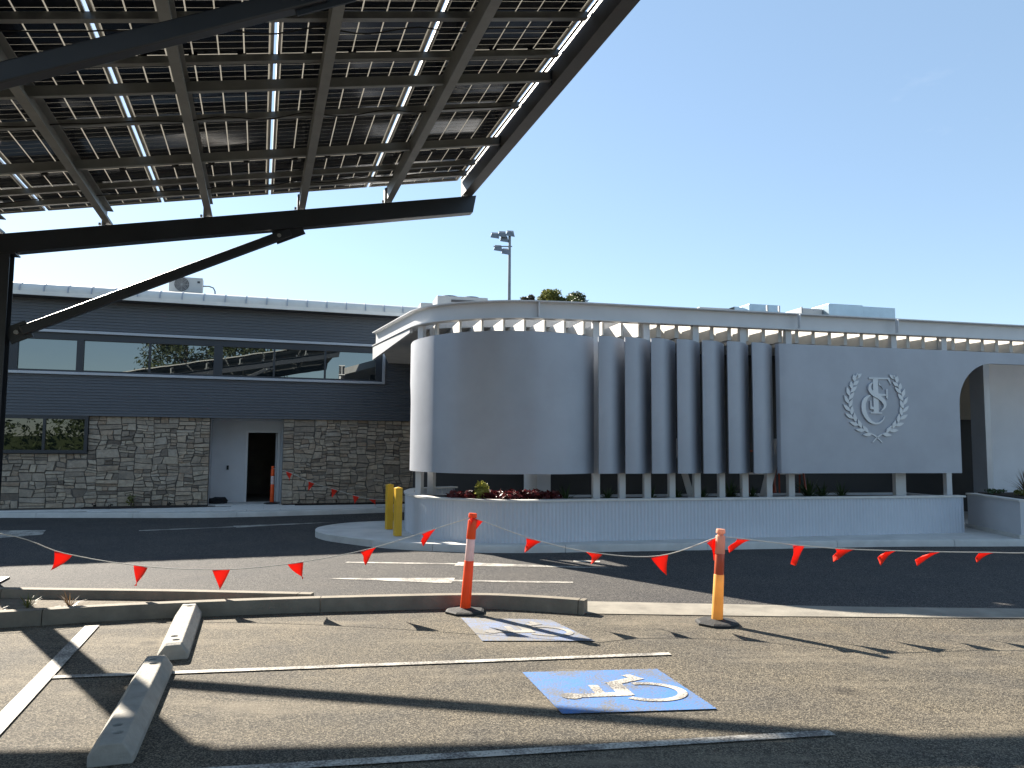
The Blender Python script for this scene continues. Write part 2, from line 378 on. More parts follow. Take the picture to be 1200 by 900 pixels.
# ------------------------------------------------------------------ ground, road, pavements
g = MB().sheet([(-900, -900), (900, -900), (900, 900), (-900, 900)], 0)
structure(g.build('ground', 'ground'))
KA = spline([(-9.5, 6.1), (-7.0, 6.72), (-4.81, 7.42), (-3.86, 7.76), (-2.62, 8.07), (-1.5, 8.28), (-.44, 8.42), (.1, 8.36), (.6, 8.22), (.76, 8.16)], .12)
KB = spline([(-12, 8.85), (-9, 8.75), (-5.58, 8.57), (-3.68, 8.51), (-2.15, 8.40)], .15)
back = [(-60, 10.2)] + [(x, y + .15) for x, y in KB[::6]] + [(-1.5, 8.45), (-.44, 8.6), (.6, 8.42), (.78, 8.84), (1.92, 8.76), (3.77, 8.64), (5.6, 8.60), (9, 8.62), (60, 9.2)]
structure(MB().sheet(back + [(60, 40), (-60, 40)], .004).build('road', 'road'))
structure(MB().sheet([(.79, 8.2), (2.67, 8.13), (5.3, 8.12), (9, 8.14), (60, 8.7), (60, 9.2), (9, 8.62), (5.6, 8.60), (3.77, 8.64), (1.92, 8.76), (.79, 8.84)], .008).build('gutter', 'gutter'))
def kerb_run(path, name, pieces, h=.14, wd=.15, m='kerb', parent=None):
    """kerb cast in lengths with open joints, near face on the path"""
    k = max(2, len(path) // pieces); out = []
    for i in range(0, len(path) - 1, k):
        seg = path[i:i + k + 1]
        if len(seg) < 2: continue
        e0, e1 = Vector((*seg[0], 0)), Vector((*seg[-1], 0))
        d0 = (Vector((*seg[1], 0)) - e0).normalized() * .004; d1 = (Vector((*seg[-2], 0)) - e1).normalized() * .004
        seg = [tuple((e0 + d0).xy)] + seg[1:-1] + [tuple((e1 + d1).xy)]
        o = MB().sweep([(0, -.02), (.012, h - .03), (.035, h), (wd, h), (wd, -.02)], seg).build(name, m, parent, 35)
        if not parent: structure(o)
        out.append(o)
    return out
median = structure(MB().sheet([(-12, 7.0), (-7, 6.8), (-4.81, 7.52), (-3.86, 7.86), (-2.62, 8.15), (-2.2, 8.3), (-3.68, 8.56), (-5.58, 8.62), (-12, 8.9)], .05).build('median_soil', 'drysoil'))
kerb_run(KA, 'kerb_stone', 4, parent=median); kerb_run(KB, 'kerb_stone', 3, parent=median)

# pavement along the stone building
FA = R(18.1); FO = Vector((-7.75, 20.35, 0)); fu = Vector((math.cos(FA), math.sin(FA), 0)); fv = Vector((-math.sin(FA), math.cos(FA), 0))
F = lambda s, o=0., z=0.: FO + fu * s + fv * o + Vector((0, 0, z))
PK = spline([(-26, 17.0), (-16, 17.7), (-11.79, 17.95), (-9.5, 18.1), (-7.2, 18.3), (-5.56, 18.86), (-3.27, 19.95), (-1, 21.0), (3.5, 22.3)], .3)
pav = structure(MB().prism([(x, y + .12) for x, y in PK] + [tuple(F(12, 3).xy), tuple(F(-22, 3).xy)], -.05, .105).build('pavement', 'mortar'))
kerb_run(PK, 'kerb_stone', 14, .12, .13, 'concrete', pav)
def inside(p, poly):
    r = False; n = len(poly)
    for i in range(n):
        (x1, y1), (x2, y2) = poly[i], poly[i - 1]
        if (y1 > p[1]) != (y2 > p[1]) and p[0] < (x2 - x1) * (p[1] - y1) / (y2 - y1) + x1: r = not r
    return r
pk_poly = [(x, y + .15) for x, y in PK] + [tuple(F(12, 3).xy), tuple(F(-22, 3).xy)]
pm = MB().box(.004, .796, .004, .396, .0, .018).mesh('paver', M['paver'])
for j in range(-9, 4):
    for i in range(-10, 9):
        s0, o0 = i * .8 + (.4 if j % 2 else 0), j * .4
        if o0 + .4 > -.02 and not (-.15 < s0 < 1.3 and o0 + .4 < 1.2): continue
        q = [F(s0 + a, o0 + b) for a, b in ((0, 0), (.8, 0), (.8, .4), (0, .4))]
        if all(inside(p.xy, pk_poly) for p in q):
            o = link('paver', pm, pav); o.location = F(s0, o0, .104); o.rotation_euler.z = FA
        elif any(inside(p.xy, pk_poly) for p in q) and False: pass
# narrow cement border left between the whole pavers and the kerb
MB().prism([(x, y + .13) for x, y in PK] + [(x - .05, y + .42) for x, y in PK[::-1]], .1, .116).build('border_strip', 'concrete', pav)

# island pavement round the white pavilion
WA = R(13.47); WO = Vector((1.49, 13.42, 0)); wu = Vector((math.cos(WA), math.sin(WA), 0)); wv = Vector((-math.sin(WA), math.cos(WA), 0))
W = lambda s, o=0., z=0.: WO + wu * s + wv * o + Vector((0, 0, z))
IK = spline([(-1.2, 17.2), (-2.7, 16.68), (-3.4, 16.25), (-3.78, 15.5), (-3.72, 14.8), (-3.5, 14.35), (-3.15, 13.95), (-2.14, 13.18), (-1.1, 12.80), (0, 12.70), (1.43, 12.90), (4.38, 13.42), (6.78, 13.84), (8.9, 14.0), (12, 14.3), (22, 15.6)], .1)
isl = structure(MB().prism([(x, y + (.12 if i > 60 else .0)) for i, (x, y) in enumerate(resample(IK, .1))][10:] + [(22, 25), (3, 24), (-.9, 17.6)], -.05, .118).build('island_pavement', 'concrete'))
kerb_run(IK, 'kerb_stone', 13, .124, .16, 'concrete', isl)

# ------------------------------------------------------------------ painted markings
def line(a, b, wd, m='white_paint', z=.009, name='painted_line', parent=None):
    a, b = Vector((*a, 0)), Vector((*b, 0)); d = (b - a).normalized(); n = Vector((-d.y, d.x, 0)) * wd / 2
    return structure(MB().sheet([tuple((a - n).xy), tuple((b - n).xy), tuple((b + n).xy), tuple((a + n).xy)], z).build(name, m, parent))
line((-3.473, 5.878), (1.349, 6.658), .075)
line((-2.2, 4.16), (1.978, 4.876), .085)
line((-3.985, 7.5), (-3.05, 4.58), .125, z=.012)
def arrow(tail, neck, tip, wd, hw, label):
    t, n, p = [Vector((*q, 0)) for q in (tail, neck, tip)]; d = (p - t).normalized(); s = Vector((-d.y, d.x, 0))
    P = [t - s * wd / 2, n - s * wd / 2, n - s * hw, p, n + s * hw, n + s * wd / 2, t + s * wd / 2]
    return tag(MB().sheet([tuple(q.xy) for q in P], .009).build('painted_arrow', 'white_paint'), label, 'road arrow', 'arrows painted on the road')
arrow((-2.44, 11.58), (-.8, 11.5), (1.5, 11.2), .1, .18, 'white arrow painted on the sunlit road, tip reaching into the pavilion shadow')
arrow((.80, 10.02), (-.74, 10.1), (-2.45, 10.2), .11, .2, 'white arrow painted on the sunlit road, pointing at the building end')
arrow((-7.4, 15.5), (-5.8, 16.35), (-3.9, 17.5), .12, .2, 'white arrow painted on the shaded road before the stone wall')
tag(MB().sheet([(-12.5, 14.2), (-9.29, 14.18), (-8.85, 14.72), (-9.25, 15.5), (-10.5, 15.3)], .009).build('painted_bar', 'white_paint'), 'broad white bar painted on the shaded road at the building end', 'road marking')
line((.95, 11.86), (1.35, 11.82), .12)

def ribbon2(pts, wd, closed=False):
    """flat stroke with varying width as polygons -> list of quads (2d)"""
    n = len(pts); ws = wd if isinstance(wd, (list, tuple)) else [wd] * n; nn = normals(pts)
    L = [(p[0] + q[0] * w_ / 2, p[1] + q[1] * w_ / 2) for p, q, w_ in zip(pts, nn, ws)]; Rr = [(p[0] - q[0] * w_ / 2, p[1] - q[1] * w_ / 2) for p, q, w_ in zip(pts, nn, ws)]
    return L, Rr
def isa_symbol():
    """wheelchair symbol, unit square, upright: quads and polygons"""
    polys = []
    polys.append([(.30 + .085 * math.cos(a), .88 + .075 * math.sin(a)) for a in [2 * math.pi * k / 16 for k in range(16)]])
    def st(pts, wd):
        L, Rr = ribbon2(pts, wd)
        for i in range(len(pts) - 1): polys.append([Rr[i], Rr[i + 1], L[i + 1], L[i]])
    st([(.30, .82), (.32, .45)], [.10, .12])
    st([(.31, .66), (.60, .64)], .075)
    st([(.27, .48), (.66, .47)], .11)
    st([(.62, .51), (.80, .22)], .10)
    st([(.77, .25), (.90, .30)], .08)
    arc = [(.36 + .25 * math.cos(R(t)), .29 + .24 * math.sin(R(t))) for t in range(128, 372, 9)]
    st(arc, .07)
    return polys
def bay_symbol(corners, blue, white, label):
    """corners: far-left, far-right, near-right, near-left; the figure's head points to the left"""
    c = [Vector((*q, 0)) for q in corners]; cen = sum(c, Vector()) / 4
    t = thing('accessible_symbol', label, 'parking symbol', cen, 0, 'symbols painted in the accessible bays')
    MB().sheet([tuple((q - cen).xy) for q in c], .009).build('blue_square', blue, t)
    m = MB()
    for k, poly in enumerate(isa_symbol()):
        pts = []
        for x, y in poly:                      # symbol up -> left, symbol right -> away
            a, b = .06 + .92 * (1 - y), .12 + .80 * x
            a = min(.97, max(.03, a))
            q = (c[3] * (1 - a) + c[2] * a) * (1 - b) + (c[0] * (1 - a) + c[1] * a) * b
            pts.append(tuple((q - cen).xy))
        m.sheet(pts, .013 + k * .00003)
    m.build('wheelchair_figure', white, t)
bay_symbol([(.094, 6.09), (1.156, 6.207), (1.382, 5.292), (.343, 5.173)], 'blue_paint', 'white_paint', 'bright blue painted square with a crisp white wheelchair figure')
bay_symbol([(-.50, 7.95), (.403, 7.9), (.759, 7.067), (-.25, 7.04)], 'blue_faded', 'white_faded', 'faded blue painted square with a worn wheelchair figure beside the kerb end')

# ------------------------------------------------------------------ stone and cladding building
bld = thing('stone_building', 'long two storey building with rough stone base, charcoal cladding and strip windows', 'building', FO, FA)
Z0 = .12
walls = MB()
walls.box(-16, -.20, .10, .40, 0, 2.42); walls.box(1.66, 9.5, .10, .40, 0, 2.42)
bw = walls.build('stone_wall', 'mortar', bld)
def split(x0, x1, z0, z1, out, r):
    wd, h = x1 - x0, z1 - z0
    if wd > .62 or (wd > .30 and wd > h * 1.7 and r.random() < .62):
        k = x0 + wd * r.uniform(.32, .68); split(x0, k, z0, z1, out, r); split(k, x1, z0, z1, out, r)
    elif h > .22 or (h > .14 and r.random() < .62):
        k = z0 + h * r.uniform(.35, .65); split(x0, x1, z0, k, out, r); split(x0, x1, k, z1, out, r)
    else: out.append((x0, x1, z0, z1))
rs = random.Random(21); rects = []
for x0, x1, z0, z1 in ((-5.6, -3.06, Z0, 1.47), (-3.06, -.20, Z0, 2.42), (1.66, 5.6, Z0, 2.42), (-8, -5.6, Z0, 1.47)):
    n = int((x1 - x0) / .95) or 1; e = [x0] + [x0 + (x1 - x0) * (i + rs.uniform(-.22, .22)) / n for i in range(1, n)] + [x1]
    for a, b in zip(e, e[1:]): split(a, b, z0, z1, rects, rs)
def stone(m, rc):
    x0, x1, z0, z1 = rc; j = .002; J = min(.014, (x1 - x0) * .07, (z1 - z0) * .10)
    d = rs.uniform(.012, .055)
    q = [(x0 + j, z0 + j), (x1 - j, z0 + j), (x1 - j, z1 - j), (x0 + j, z1 - j)]
    q = [(x + (rs.uniform(0, J) if x < (x0 + x1) / 2 else -rs.uniform(0, J)), z + (rs.uniform(0, J) if z < (z0 + z1) / 2 else -rs.uniform(0, J))) for x, z in q]
    def warp(x, z):
        e = min(1, abs(x + 8) * 4, abs(x + .2) * 4, abs(x - 1.66) * 4, abs(z - Z0) * 4, abs(2.42 - z) * 4, (max(abs(x + 3.06), abs(z - 1.47)) * 4 if x < -3.0 and z > 1.2 else 1)); e = e if not (x < -3.0 and z > 1.40) else 0
        n1 = noise.noise_vector(Vector((x * 2.6, z * 3.4, 3.3))); n2 = noise.noise_vector(Vector((x * 6.5, z * 8, 9.1)))
        return (x + e * (n1.x * .10 + n2.x * .035), z + e * (n1.y * .055 + n2.y * .028))
    q = [warp(*p) for p in q]
    cx, cz = sum(p[0] for p in q) / 4, sum(p[1] for p in q) / 4
    f = [(cx + (x - cx) * (1 - .012 / (x1 - x0)), cz + (z - cz) * (1 - .012 / (z1 - z0))) for x, z in q]; f = [(x, z, d + rs.uniform(-.008, .012)) for x, z in f]
    b = [(x, .11, z) for x, z in q]; s_ = [(x, .10 - d * .55, z) for x, z in q]; t = [(x, .10 - y, z) for x, z, y in f]
    m.add(b + s_ + t, [(3, 2, 1, 0), (8, 9, 10, 11)] + [(i, (i + 1) % 4, 4 + (i + 1) % 4, 4 + i) for i in range(4)] + [(4 + i, 4 + (i + 1) % 4, 8 + (i + 1) % 4, 8 + i) for i in range(4)])
rects.sort(key=lambda r: (-1 if r[0] > -5 and r[0] < 4.95 else 1, -(r[1] - r[0]) * (r[3] - r[2])))
for rc in rects[:300]:
    m = MB(); stone(m, rc); m.build('stone', 'stone', bw)
m = MB()
for rc in rects[300:]: stone(m, rc)
tag(m.build('small_stones', 'stone', bw), kind='stuff')
# ribbed cladding bands
def ribbed(z0, z1, s0, s1, y, name):
    n = round((z1 - z0) / .076); p = (z1 - z0) / n; prof = []
    for i in range(n):
        z = z0 + i * p
        prof += [(y, z), (y, z + p * .30), (y - .018, z + p * .42), (y - .018, z + p * .88), (y, z + p * .999)]
    prof += [(y + .06, z1), (y + .06, z0)]
    m = MB(); k = len(prof)
    m.add([(s0, a, b) for a, b in prof] + [(s1, a, b) for a, b in prof], [(i, (i + 1) % k, k + (i + 1) % k, k + i) for i in range(k)])
    return m.build(name, 'clad', bld)
ribbed(2.46, 3.44, -16, 9.5, .0, 'lower_cladding'); ribbed(4.56, 5.34, -16, 9.5, .0, 'upper_cladding')
ribbed(3.44, 4.56, 4.36, 9.5, .0, 'end_cladding')
MB().box(-16, 9.5, -.03, .12, 2.42, 2.46).build('base_flashing', 'clad', bld)
MB().box(-16, 9.5, .12, .40, 2.42, 5.4).build('inner_wall', 'dark_frame', bld)
# strip window
sw = MB(); sw.box(-16, 4.36, -.10, .06, 3.44, 3.51); sw.box(-16, 4.36, -.10, .06, 4.49, 4.56); sw.box(4.28, 4.36, -.10, .06, 3.511, 4.489)
sw = sw.build('strip_window', 'trim', bld, bevel=.006)
fm = MB(); fm.box(-16, 4.279, -.03, .08, 3.511, 3.56); fm.box(-16, 4.279, -.03, .08, 4.32, 4.489)
for a, b in ((-4.9, -4.69), (-3.40, -3.24), (-.17, .05), (4.10, 4.279), (-6.5, -6.34), (-9.6, -9.44)): fm.box(a, b, -.028, .08, 3.561, 4.319)
for a in (-1.72, 1.36, 2.71, -8.0): fm.box(a - .025, a + .025, -.026, .08, 3.561, 4.319)
fm.build('frame', 'dark_frame', sw)
for a, b in ((-9.44, -8.03), (-7.97, -6.5), (-6.34, -4.9), (-4.69, -3.40), (-3.24, -1.745), (-1.695, -.17), (.05, 1.335), (1.385, 2.685), (2.735, 4.10)):
    MB().box(a, b, .03, .05, 3.561, 4.319).build('pane', 'glass', sw)
# lower window in the stone
lw = MB(); lw.box(-9, -3.06, -.02, .09, 1.475, 1.56); lw.box(-9, -3.06, -.02, .09, 2.33, 2.418); lw.box(-3.14, -3.06, -.02, .09, 1.561, 2.329)
for a in (-4.03, -5.0, -6.0): lw.box(a - .03, a + .03, -.018, .09, 1.561, 2.329)
lw = lw.build('ground_floor_window', 'dark_frame', bld)
for a, b in ((-9, -6.03), (-5.97, -5.03), (-4.97, -4.06), (-4.0, -3.14)): MB().box(a, b, .03, .05, 1.561, 2.329).build('pane', 'glass2', lw)
# roof with bullnose edge
prof = [(-.50, 5.34), (-.50, 5.42)]
prof += [(-.50 + .34 * (1 - math.cos(R(a))), 5.43 + .25 * math.sin(R(a))) for a in range(0, 91, 10)] + [(3.5, 6.22), (12, 6.5), (12, 6.3), (3.5, 6.0), (-.1, 5.5), (-.1, 5.34)]
def along(prof, s0, s1):
    k = len(prof); return MB().add([(s0, a, b) for a, b in prof] + [(s1, a, b) for a, b in prof], [(i, (i + 1) % k, k + (i + 1) % k, k + i) for i in range(k)] + [tuple(range(k)), tuple(range(k, 2 * k))[::-1]])
rf = along(prof, -16, 5.9).build('roof', 'roof', bld, 40)
along([(-.515, 5.33), (-.515, 5.425), (-.495, 5.425), (-.495, 5.33)], -16, 5.9).build('fascia', 'fascia', rf)
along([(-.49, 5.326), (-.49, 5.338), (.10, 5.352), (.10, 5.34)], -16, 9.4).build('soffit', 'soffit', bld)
ribm = along([(-.50 + .34 * (1 - math.cos(R(a))) - .032 * math.cos(R(a)), 5.43 + .25 * math.sin(R(a)) + .010 * math.sin(R(a))) for a in range(0, 76, 15)] + [(-.1, 5.62), (-.1, 5.5)], -.013, .013).mesh('roof_rib', M['trim'])  # shade lines along the ribs are put into their darker trim colour
x = -9.8
while x < 5.9:
    link('roof_rib', ribm, rf).location = (x, 0, 0); x += .52
# door alcove
al = MB(); al.box(-.20, 1.66, 1.2, 1.3, Z0, 2.42) if False else None
aw = MB(); aw.box(-.196, .68, 1.2, 1.32, .0, 2.418); aw.box(1.61, 1.656, 1.2, 1.32, 0, 2.418); aw.box(.681, 1.609, 1.2, 1.32, 2.12, 2.418)
aw.box(-.30, -.197, .402, 1.2, 0, 2.418); aw.box(1.657, 1.76, .402, 1.2, 0, 2.418); aw.box(-.196, 1.656, .402, 1.2, 2.40, 2.418)
alc = aw.build('alcove_wall', 'render', bld)
MB().box(-.196, 1.656, .2, 1.2, .1, .128).build('alcove_floor', 'concrete', bld)
df = MB(); df.box(.68, .745, 1.17, 1.33, .12, 2.12); df.box(1.545, 1.61, 1.17, 1.33, .12, 2.12); df.box(.745, 1.545, 1.17, 1.33, 2.06, 2.12)
df = df.build('door_frame', 'white_steel', bld, bevel=.004)
ro = MB(); ro.box(-.5, 3.2, 5.0, 5.1, .1, 2.6); ro.box(-.6, -.5, 1.4, 5.1, .1, 2.6); ro.box(3.2, 3.3, 1.4, 5.1, .1, 2.6); ro.box(-.6, 3.3, 1.35, 5.1, 2.6, 2.7); ro.box(-.6, 3.3, 1.33, 5.1, .08, .12)
ro.build('room_shell', 'inner', bld)
dl = MB().box(1.50, 1.54, 1.36, 2.16, .13, 2.05).build('open_door', 'render', bld); MB().tube([(1.49, 2.08, 1.08), (1.44, 2.08, 1.08), (1.44, 1.98, 1.08)], .011).build('door_handle', 'trim', dl)
MB().box(.20, .26, 1.18, 1.2, 1.02, 1.14).build('card_reader', 'rubber', bld)
# planting bed against the stone
structure(tag(MB().prism([tuple(F(s_, o_).xy) for s_, o_ in ((-3.05, -.42), (-2.4, -.5), (-.6, -.45), (-.18, -.40), (-.18, .05), (-3.05, .05))], .1, .15).build('mulch_bed', 'soil')))
structure(MB().prism([tuple(F(s_, o_).xy) for s_, o_ in ((1.68, -.16), (6, -.2), (6, .05), (1.68, .05))], .1, .145).build('mulch_bed', 'soil'))
b = F(.02, .75, .128)
bagm = bpy.data.meshes.new('crumpled_bag'); bm = bmesh.new(); bmesh.ops.create_icosphere(bm, subdivisions=3, radius=1)
for v in bm.verts:
    n = noise.noise(v.co * 1.7) * .35; c = v.co * (1 + n); v.co = (c.x * .30, c.y * .16, max(-.02, c.z * .12 + .05))
bm.to_mesh(bagm); bm.free(); bagm.materials.append(M['bag'])
o = link('crumpled_bag', bagm); o.location = b; o.rotation_euler.z = .35; tag(o, 'crumpled black bag lying on the floor beside the open door', 'bag')

# ------------------------------------------------------------------ white pavilion
pv = thing('white_pavilion', 'white pavilion with curved silver screens, fins, crest panel and slatted roof edge', 'building', WO, WA)
ZP, ZT = 1.27, 3.69
def wl(p): q = Vector((*p, 0)) - WO; return (q.dot(wu), q.dot(wv))
# large curved screen (world points), its right end turning back
cp = spline([(-2.02, 15.3), (-1.95, 14.75), (-1.80, 14.2), (-1.5, 13.70), (-1.18, 13.36), (-.82, 13.12), (-.29, 12.95), (.28, 12.96), (.60, 13.03), (.88, 13.14), (1.10, 13.29), (1.30, 13.49), (1.46, 13.71)], .05)
zb = [ZP] * len(cp)
n0 = next(i for i, p in enumerate(cp) if p[1] < 14.62)
path = []; zbs = []
for i, p in enumerate(cp):
    t = p[1]
    if i < n0:
        k = (t - 14.62) / (15.3 - 14.62); path.append(p); zbs.append(2.55 + .5 * min(1, math.sqrt(max(0, k * 1.6))))
    else:
        if i == n0: path.append(p); zbs.append(2.55)
        path.append(p); zbs.append(ZP)
sc = MB().wall(path, zbs, ZT, -.06 * -1); sc.build('curved_screen', 'screen', pv, 50, world=True)
# seven fins, each curling back on its right side
def fin_path():
    return spline([(0, .012), (.08, 0), (.19, .004), (.27, .034), (.37, .100), (.47, .195), (.57, .305), (.655, .405)], .03)
    pts = [(.0, .015), (.06, .0), (.12, .0)]; r = .355
    for k in range(1, 9):
        a = R(84) * k / 8; pts.append((.12 + r * math.sin(a), r * (1 - math.cos(a))))
    return spline(pts, .03)
fm_ = MB().wall(fin_path(), ZP, ZT, .045).mesh('fin', M['screen'], 40)
FX = [.04, .54, 1.04, 1.54, 2.04, 2.545, 3.05]
for s_ in FX:
    o = link('fin', fm_, pv); o.location = (s_, .03, 0)
# crest screen with arch
path = [(3.60, .16), (3.606, .11), (3.63, .07), (3.70, .048), (3.80, .045)]; zbs = [ZP] * 5
for k in range(1, 9): path.append((3.80 + (7.60 - 3.80) * k / 8, .045)); zbs.append(ZP)
path.append((7.602, .045)); zbs.append(2.62)
for k in range(1, 13):
    a = R(90) * k / 12; path.append((7.602 + .82 * (1 - math.cos(a)), .045)); zbs.append(2.62 + .84 * math.sin(a))
path += [(11, .045), (16, .045)]; zbs += [3.46, 3.46]
cs = MB().wall(path, zbs, ZT, .09).build('crest_screen', 'screen', pv, 40)
# crest: wreath and letters, raised off the screen
EX = lambda zx: 5.675 + (zx - 413) * .00209
EZ = lambda zy: 2.495 + (450 - zy) * .00182
YF = .043
def relief(polys, name, d=.022, y=YF):
    m = MB()
    for poly in polys:
        n = len(poly); m.add([(EX(a), y, EZ(b)) for a, b in poly] + [(EX(a), y - d, EZ(b)) for a, b in poly], [tuple(range(n)), tuple(range(n, 2 * n))[::-1]] + [(i, (i + 1) % n, n + (i + 1) % n, n + i) for i in range(n)])
    return m.build(name, 'emblem', cs)
def stroke(pts, ws, step=12.):
    sp = spline(pts, step); n = len(sp); W_ = [ws[min(len(ws) - 2, int(i / (n - 1) * (len(ws) - 1)))] * (1 - (i / (n - 1) * (len(ws) - 1)) % 1) + ws[min(len(ws) - 1, int(i / (n - 1) * (len(ws) - 1)) + 1)] * ((i / (n - 1) * (len(ws) - 1)) % 1) if i < n - 1 else ws[-1] for i in range(n)]
    L, Rr = ribbon2(sp, W_); return L + Rr[::-1]
relief([[(383, 128), (437, 128), (437, 484), (383, 484)], [(348, 484), (472, 484), (472, 498), (348, 498)], [(342, 116), (566, 116), (566, 132), (342, 132)],
        [(545, 132), (566, 132), (574, 194)], [(437, 284), (528, 292), (528, 306), (437, 312)], [(522, 240), (540, 232), (536, 346), (522, 330)], [(446, 165), (490, 240), (470, 205), (446, 195)]], 'letter_f', .018)
relief([stroke([(385, 165), (350, 195), (342, 240), (372, 285), (432, 320), (482, 362), (500, 410), (480, 450), (452, 468)], [4, 26, 36, 42, 44, 42, 38, 22, 4])], 'letter_s', .036)
relief([stroke([(352, 305), (310, 330), (280, 385), (275, 455), (295, 520), (335, 575), (390, 602), (445, 590), (480, 558), (494, 530)], [6, 30, 44, 46, 44, 38, 28, 20, 14, 6]),
        [(345, 365), (356, 362), (358, 420), (384, 440), (384, 458), (345, 450)]], 'letter_c', .028)
stem = [(465, 802), (425, 760), (375, 722), (300, 690), (225, 632), (165, 555), (130, 470), (122, 380), (138, 290), (172, 205), (212, 110)]
def leaf_poly(x, y, ang, L, wd):
    o = []
    for t, k in ((0, 0), (.18, .62), (.42, 1), (.7, .72), (1, 0), (.7, -.72), (.42, -1), (.18, -.62)):
        a, b = t * L, k * wd / 2; o.append((x + a * math.cos(ang) - b * math.sin(ang), y + a * math.sin(ang) + b * math.cos(ang)))
    return o
for sgn in (1, -1):
    mir = (lambda q: q) if sgn == 1 else (lambda q: [(826 - x_, y_) for x_, y_ in q])
    relief([mir(stroke(stem, [10, 14, 12, 10, 9, 8, 8, 7, 6, 5, 3]))], 'stem', .014)
    sp = spline(stem, 10.); n = len(sp); k = 0; i = int(n * .16)
    while i < n - 2:
        x_, y_ = sp[i]; dx, dy = sp[i + 1][0] - sp[i - 1][0], sp[i + 1][1] - sp[i - 1][1]; a = math.atan2(dy, dx)
        L_ = 100 if i < n * .8 else 80
        relief([mir(leaf_poly(x_, y_, a + (.48 if k % 2 else -.48), L_, 38))], 'leaf', .024); i += int(n * .052); k += 1
    relief([mir(leaf_poly(205, 135, math.atan2(-90, 28), 60, 30))], 'leaf', .024)
# posts: short ones behind the fins and tall ones carrying the roof beam
pm_ = MB().box(-.06, .06, -.05, .05, .80, 3.60).mesh('post', M['white_steel'])
for s_ in (.66, 1.64, 2.65, 3.64, 6.62): link('post', pm_, pv, .006).location = (s_, .54, 0)
pm2 = MB().box(-.065, .065, -.05, .05, .80, 4.018).mesh('tall_post', M['white_steel'])
for s_ in (.16, 1.145, 2.14, 3.125, 4.11, 6.50, 7.70, 10.6): link('tall_post', pm2, pv, .006).location = (s_, .53, 0)
for p in ((-1.73, 14.62), (-1.52, 14.78)):
    o = link('tall_post', pm2, pv, .006); o.location = (*wl(p), 0); o.rotation_euler.z = -.75
# raking struts
for a, b in (((2.1, 1.35, 1.9), (2.45, 1.2, .5)), ((4.05, .8, 1.9), (3.62, .8, .5))): MB().bar(a, b, .16, .12).build('raking_strut', 'white_steel', pv)
# curved roof beam (I-section)
BP = spline([(-3.16, 17.75), (-2.55, 16.35), (-2.05, 15.2), (-1.83, 14.72), (-1.58, 14.38), (-1.28, 14.12), (-.94, 13.93), (-.5, 13.78), (0, 13.70), (.5, 13.72), (1.0, 13.80), (1.55, 13.92), (3.2, 14.315), (17, 17.62)], .12)
bz0, bz1 = 4.02, 4.345
prof = [(-.10, bz0), (-.10, bz0 + .02), (-.01, bz0 + .03), (-.01, bz1 - .03), (-.10, bz1 - .02), (-.10, bz1), (.10, bz1), (.10, bz1 - .02), (.01, bz1 - .03), (.01, bz0 + .03), (.10, bz0 + .02), (.10, bz0)]
rb = MB().sweep(prof, BP).build('roof_beam', 'white_steel', pv, 30, world=True)
for s_ in (4.25, 6.46, 10.6):
    MB().box(s_ - .01, s_ + .01, .29, .375, bz0 + .03, bz1 - .03).build('stiffener', 'white_steel', rb)
q = wl((.46, 13.70)); MB().box(q[0] - .01, q[0] + .01, q[1] - .085, q[1], bz0 + .03, bz1 - .03).build('stiffener', 'white_steel', rb)
m = MB()
for i, p in enumerate(resample(BP[60:], .23)):
    if i % 2: continue
    for d in (0, .09):
        k = normals([p, (p[0] + .97, p[1] + .23)])[0]; m.lathe([(.011, 0), (.011, .012)], 6, (p[0] + d * .97 - k[0] * .03, p[1] + d * .23 - k[1] * .03, bz1 - .075))
m.build('bolts', 'galv2', rb, world=True)
# lower tapered edge member under the returning beam
e0, e1 = Vector((-3.20, 17.7, 0)), Vector((-1.98, 14.92, 0)); nd = Vector((-(e1 - e0).y, (e1 - e0).x, 0)).normalized() * .03
MB().hexa([e0 - nd + Vector((0, 0, 3.70)), e1 - nd + Vector((0, 0, 3.93)), e1 + nd + Vector((0, 0, 3.93)), e0 + nd + Vector((0, 0, 3.70))],
          [e0 - nd + Vector((0, 0, 3.985)), e1 - nd + Vector((0, 0, 4.015)), e1 + nd + Vector((0, 0, 4.015)), e0 + nd + Vector((0, 0, 3.985))]).build('edge_member', 'white_steel', pv, world=True)
# slats of the open roof edge, square to the beam
bl = [wl(p) for p in BP]
def beam_off(s_):
    best = None
    for a, b in zip(bl, bl[1:]):
        if min(a[0], b[0]) <= s_ <= max(a[0], b[0]) and (best is None or a[1] < best): best = a[1] + (b[1] - a[1]) * (s_ - a[0]) / ((b[0] - a[0]) or 1)
    return best
slm = MB().box(-.02, .02, .11, 2.6, 3.79, 4.035).mesh('slat', M['slat'])
slt = MB().box(-.04, .04, .11, 1.10, 3.79, 4.338).mesh('slat', M['slat'])
x = -2.6
while x < 13:
    o_ = beam_off(x)
    if o_ is not None: link('slat', slm if x < 1.0 else slt, pv).location = (x, o_, 0)
    x += .366
# solid roof behind the slats
rp = [(-1.86, 15.3), (-1.3, 15.05), (-.6, 14.92), (.2, 14.86), tuple(W(-.3, 1.52).xy), tuple(W(15, 1.52).xy), tuple(W(15, 10).xy), tuple(F(7.0, -.02).xy), tuple(F(4.45, -.02).xy), (-3.05, 17.7), (-2.3, 16.0)]
MB().prism(rp, 4.05, 4.26).build('roof_slab', 'soffit2', pv, world=True)
